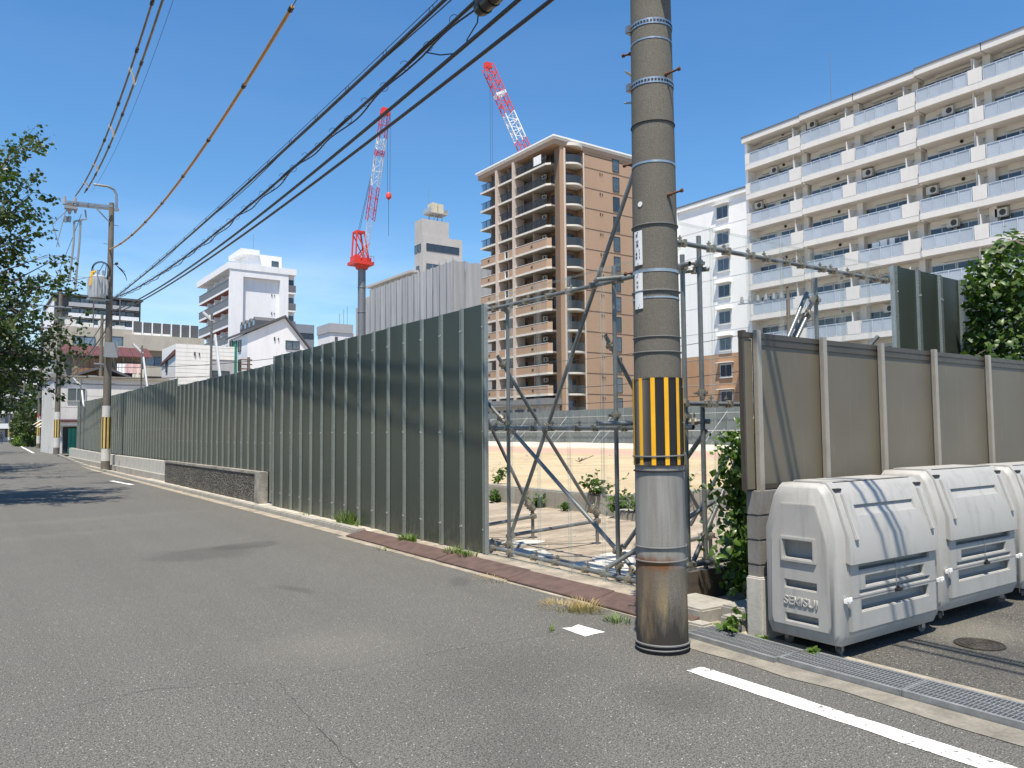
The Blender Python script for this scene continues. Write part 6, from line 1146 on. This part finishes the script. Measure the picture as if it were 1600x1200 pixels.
# ---- ivy mass over the screen end
def leaf_obj(sz, mat, seed):
    r = random.Random(seed); m = MB(); pts = [(0, 0), (.28, .12), (.46, .02), (.5, .3), (.36, .55), (.16, .82), (0, 1.05), (-.16, .82), (-.36, .55), (-.5, .3), (-.46, .02), (-.28, .12)]
    vs = [(x * sz * r.uniform(.92, 1.08), y * sz, -.35 * abs(x) * sz * .6 - .18 * y * y * sz) for x, y in pts] + [(0, .45 * sz, .03 * sz)]; m.add(vs, [(i, (i + 1) % 12, 12) for i in range(12)]); me = bpy.data.meshes.new('leaf'); me.from_pydata(m.v, [], m.f); me.materials.append(mat); me.shade_smooth(); me.update(); return me
def orient(nv, droop):
    z = Vector(nv).normalized(); y = Vector((RN.gauss(0, .35), RN.gauss(0, .35), -1)) ; y = (y - z * y.dot(z)).normalized(); x = y.cross(z); return Matrix((x, y, z)).transposed().to_euler()
IV = [leaf_obj(.088, M_ivy, k) for k in range(4)]; VI = [leaf_obj(.08, M_vine, k) for k in range(4)]
iv = thing('ivy_bush', 'dense glossy ivy mass spilling over the beige screen and green fence end', 'ivy', (10.9, 4.5, 0))
n = 5200; u = rng.normal(size=(n, 3)); u /= np.linalg.norm(u, axis=1, keepdims=True); P = u * rng.uniform(.5, .93, (n, 1)) * [.95, .42, 1.55] + [0.1, .0, 2.6]; P[:, 0] += .12 * np.sin(P[:, 2] * 5); o = leaves('inner_leaves', P, u + rng.normal(size=(n, 3)) * .5 + [0, -.2, -.6], .085, M_ivy, iv, width=.5); o['kind'] = 'stuff'
k = 0
while k < 290:
    th, ph = RN.uniform(-2.9, -.2), RN.uniform(-.75, 1.45); d = Vector((cos(th) * cos(ph), sin(th) * cos(ph), sin(ph))); p = Vector((d.x * .95 + .1, d.y * .44, d.z * 1.55 + 2.6)) * 1.0; p += Vector((.12 * sin(p.z * 5) + RN.gauss(0, .04), RN.gauss(0, .04), RN.gauss(0, .05)))
    link('leaf', RN.choice(IV), iv, p, rot=orient(d + Vector((RN.gauss(0, .35), -.3 + RN.gauss(0, .35), .6 + RN.gauss(0, .3))), .5), sc=(RN.uniform(.65, 1.2),) * 3); k += 1
m = MB(); [m.tube([(RN.uniform(-.3, .5), .1, 0), (RN.uniform(-.3, .5), 0, 1.5), (RN.uniform(-.6, .7), 0, 3.4)], [.03, .02, .008], 6) for _ in range(7)]; m.tube([(-.75, -.1, 2.55), (-1.0, -.15, 2.5), (-1.2, -.1, 2.4), (-1.35, -.1, 2.42)], .006, 5); m.tube([(-.7, -.1, 2.2), (-1.0, -.2, 2.12), (-1.25, -.15, 2.1)], .006, 5); part('stems', m, M_bark, iv)
# ---- vine on the pipe upright beside the wall end
vn = thing('climbing_vine', 'green climbing vine hanging between the pipe upright and the block wall end', 'vine', (5.95, 4.62, 0))
n = 5600; P = np.empty((n, 3)); P[:, 2] = rng.uniform(.15, 1.6, n); wv = .24 - .07 * np.abs(P[:, 2] - 1.1); P[:, 0] = rng.normal(0, 1, n) * wv * .75 + .05; P[:, 1] = rng.normal(0, .13, n); o = leaves('inner_leaves', P, rng.normal(size=(n, 3)) * .7 + [-.3, -.3, -.7], .06, M_vine, vn, width=.5); o['kind'] = 'stuff'
for k in range(260):
    z = RN.uniform(.2, 1.72) ; ww_ = .27 - .08 * abs(z - 1.15); p = Vector((RN.uniform(-1, 1) * ww_ - (.08 if z > 1.2 else 0), RN.gauss(-.17, .07), z)); link('leaf', RN.choice(VI), vn, p, rot=orient((-.5 + RN.gauss(0, .4), -.6 + RN.gauss(0, .4), .6 + RN.gauss(0, .3)), .5), sc=(RN.uniform(.6, 1.25),) * 3)
for k in range(40): z = RN.uniform(.45, .8); p = Vector((-.35 + RN.gauss(0, .12), RN.gauss(0, .06), z)); link('leaf', RN.choice(VI), vn, p, rot=orient((-.5 + RN.gauss(0, .4), -.6 + RN.gauss(0, .4), .6), .5), sc=(RN.uniform(.6, 1.3),) * 3)
m = MB(); [m.tube([(RN.uniform(-.1, .1), 0, 0), (RN.uniform(-.15, .15), -.05, .8), (RN.uniform(-.25, .15), -.05, 1.75)], [.012, .009, .004], 5) for _ in range(9)]; m.tube([(-.05, 0, .5), (-.25, 0, .62), (-.45, 0, .6)], .006, 4); part('stems', m, M_bark, vn)
# ---- grass tufts and weeds
def tuft(lab, x, y, z, n, h, spread, mat, lean=.5, w_=.006, group='grass tufts along the fence foot', name='grass_tuft'):
    V, Fc = [], []
    for i in range(n):
        a = RN.uniform(0, 2 * pi); r = spread * sqrt(RN.random()); b = Vector((r * cos(a), r * sin(a) * 1.3, 0)); hh = h * RN.uniform(.4, 1.1); d = Vector((cos(a) * lean * RN.uniform(.2, 1.2), sin(a) * lean * RN.uniform(.2, 1.2), 1)).normalized(); s = Vector((-sin(a + RN.uniform(-1, 1)), cos(a), 0)).normalized() * w_ * RN.uniform(.6, 1.3); k = len(V); p1 = b + d * hh * .55; p2 = b + d * hh + Vector((d.x, d.y, -.35)) * hh * .3
        V += [b - s, b + s, p1 + s * .8, p1 - s * .8, p2]; Fc += [(k, k + 1, k + 2, k + 3), (k + 3, k + 2, k + 4)]
    me = bpy.data.meshes.new(name); me.from_pydata([tuple(v) for v in V], [], Fc); me.materials.append(mat); me.update(); o = link(name, me, None, (x, y, z)); return tag(o, lab, 'grass', group)
for (px_, py_, n, h, sp, mt, lab) in ((540, 820, 150, .34, .13, M_grass, 'tallest green grass tuft at the foot of the green fence'), (556, 823, 40, .2, .1, M_grass, 'thin grass tuft just beside the tallest one'), (637, 846, 170, .15, .12, M_grass, 'bushy short green tuft midway along the ramp plates'), (708, 866, 90, .14, .1, M_grass, 'sparse bright tuft before the last green panels'), (728, 871, 120, .13, .12, M_grass, 'low spreading tuft at the last green fence panel'), (478, 806, 25, .1, .1, M_grass, 'tiny tuft where the fence run begins')):
    p = W(px_, py_, Z=.05); tuft(lab, p.x, p.y, .045, n, h, sp, mt)
for (px_, py_, n, h, sp, mt, lab) in ((880, 948, 160, .07, .2, M_dry, 'straw-coloured dry grass on the edge of the ramp plates'), (915, 953, 150, .13, .13, M_dry, 'upright dry straw clump beside the road edge near the pole'), (965, 970, 90, .07, .1, M_grass, 'half-green grass clump at the road edge close to the pole'), (765, 905, 90, .04, .2, M_dry, 'thin dry grass in the gutter before the clear panels'), (860, 985, 14, .08, .02, M_grass, 'single small weed growing from the asphalt crack'), (660, 868, 30, .05, .12, M_grass, 'tiny weeds in the gutter joint beside the plates'), (600, 858, 30, .05, .1, M_grass, 'very small weeds at the gutter edge')):
    p = W(px_, py_, Z=.01); tuft(lab, p.x, p.y, .006, n, h, sp, mt, .9, .004, 'small weeds along the road edge')
def weed(lab, x, y, z, n, h, sz, mat=M_vine):
    t = thing('weed', lab, 'weed', (x, y, z), group='leafy weeds'); P, D = [], []; m = MB()
    for s in range(max(3, n // 8)):
        e = Vector((RN.gauss(0, .35) * h, RN.gauss(0, .35) * h, h * RN.uniform(.25, .9))); m.tube([(0, 0, 0), e * .5, e], [.006, .005, .002], 4)
        for q in range(14): f = RN.uniform(.2, 1); p = e * f; P.append(tuple(p)); D.append((RN.gauss(0, 1), RN.gauss(0, 1), RN.gauss(.1, .4)))
    leaves('foliage', P, D, sz, mat, t, width=.3); part('stems', m, M_bark, t); return t
for (x, y, z, n, h, sz, lab) in ((4.98, 4.12, .02, 60, .22, .07, 'leafy weed growing beside the broken kerb stone by the wall end'), (5.0, 3.83, .01, 14, .06, .045, 'small weed at the foot of the wall end post'), (4.96, 3.37, .01, 8, .1, .05, 'thin-leaved weed by the second drain grate'), (10.0, 11.4, .35, 120, .55, .1, 'bushy weed on the low wall left of the pole'), (9.8, 10.6, .1, 130, .55, .1, 'green weed beside the concrete step'), (9.8, 13.0, .05, 120, .3, .1, 'low weed along the retaining wall'), (9.8, 14.6, .05, 140, .35, .1, 'weed patch along the retaining wall further in'), (9.9, 16.5, .05, 140, .4, .1, 'weed patch by the far end of the retaining wall'), (9.8, 12.1, .05, 60, .25, .08, 'small weed at the wall foot'), (11.2, 10.4, .3, 130, .6, .1, 'tall weed on the low wall just beyond the pole'), (13.2, 10.3, .1, 110, .4, .1, 'weed at the foot of the low wall behind the vine'), (10.3, 15.2, .4, 80, .5, .1, 'thin tall weed on the sand edge'), (9.7, 10.0, .1, 60, .35, .09, 'weed in front of the concrete step'), (7.6, 19.4, .1, 130, .4, .1, 'weed at the left end of the sand')): weed(lab, x, y, z, n, h, sz)
sk = MB(); [sk.tube([(0, 0, 0), (RN.uniform(-.6, .6), RN.uniform(-.3, .3), RN.uniform(.05, .25))], .012, 4) for _ in range(7)]; p = W(905, 722, Z=.45); o = part('dead_branch', sk, M_bark, None, loc=(p.x, p.y, .46)); tag(o, 'dry dead branch lying on the sand', 'branch')
# ---- broken kerb stones at the wall end
for i, (x0, y0, x1, y1, h, mt, lab) in enumerate(((5.02, 4.42, 5.5, 4.95, .13, M_conc, 'flat pale concrete slab beside the pole foot'), (5.2, 4.06, 5.6, 4.4, .16, M_conc, 'grey kerb stone lying against the vine foot'), (5.03, 4.06, 5.18, 4.26, .12, M_conc, 'broken end of a kerb stone beside the wall post'), (4.86, 4.3, 5.01, 4.9, .05, M_conc, 'low concrete edge strip by the drain grate'))):
    m = MB(); m.box((-(x1 - x0) / 2, -(y1 - y0) / 2, -.05), ((x1 - x0) / 2, (y1 - y0) / 2, h)); o = part('kerb_block', m, mt, None, bevel=.015, loc=((x0 + x1) / 2, (y0 + y1) / 2, 0), rz=RN.uniform(-.06, .06)); tag(o, lab, 'kerb block', 'loose kerb blocks by the pole')
m = MB(); m.box((5.5, 4.05, -.05), (13, 4.99, .03)); struct('verge_soil', m, M_soil)

# ================================================================== the walker far down the street
pp = W(1.5, 690, d=112); pe = thing('person', 'distant person in dark clothes walking down the street', 'person', (pp.x, pp.y, .4))
me = bpy.data.meshes.new('body'); J = [(0, 0, .95), (0, 0, 1.2), (0, 0, 1.42), (0, 0, 1.52), (0, .01, 1.66), (.11, 0, .9), (.13, .12, .5), (.13, .02, .06), (.13, -.12, .03), (-.11, 0, .9), (-.12, -.16, .5), (-.12, .1, .08), (-.12, .0, .03), (.2, 0, 1.38), (.25, -.08, 1.1), (.24, .02, .86), (-.2, 0, 1.38), (-.25, .08, 1.1), (-.24, -.06, .86)]
E_ = [(0, 1), (1, 2), (2, 3), (3, 4), (0, 5), (5, 6), (6, 7), (7, 8), (0, 9), (9, 10), (10, 11), (11, 12), (2, 13), (13, 14), (14, 15), (2, 16), (16, 17), (17, 18)]; Rr = [.15, .15, .15, .06, .1, .1, .07, .05, .04, .1, .07, .05, .04, .07, .05, .04, .07, .05, .04]
me.from_pydata(J, E_, []); ob = link('body', me, pe); sk_ = ob.modifiers.new('s', 'SKIN'); 
for v, r in zip(me.skin_vertices[0].data, Rr): v.radius = (r, r * .8)
me.skin_vertices[0].data[0].use_root = True; ob.modifiers.new('d', 'SUBSURF').levels = 1
dg = bpy.context.evaluated_depsgraph_get(); dg.update(); nm = bpy.data.meshes.new_from_object(ob.evaluated_get(dg)); nm.materials.clear(); nm.materials.append(pm('dark_clothes', (.03, .032, .045), .8)); ob.modifiers.clear(); ob.data = nm
m = MB(); m.tube([(0, .02, 1.6), (0, .0, 1.7), (0, 0, 1.78)], [.1, .11, .05], 10); part('hair', m, M_black, pe, True)
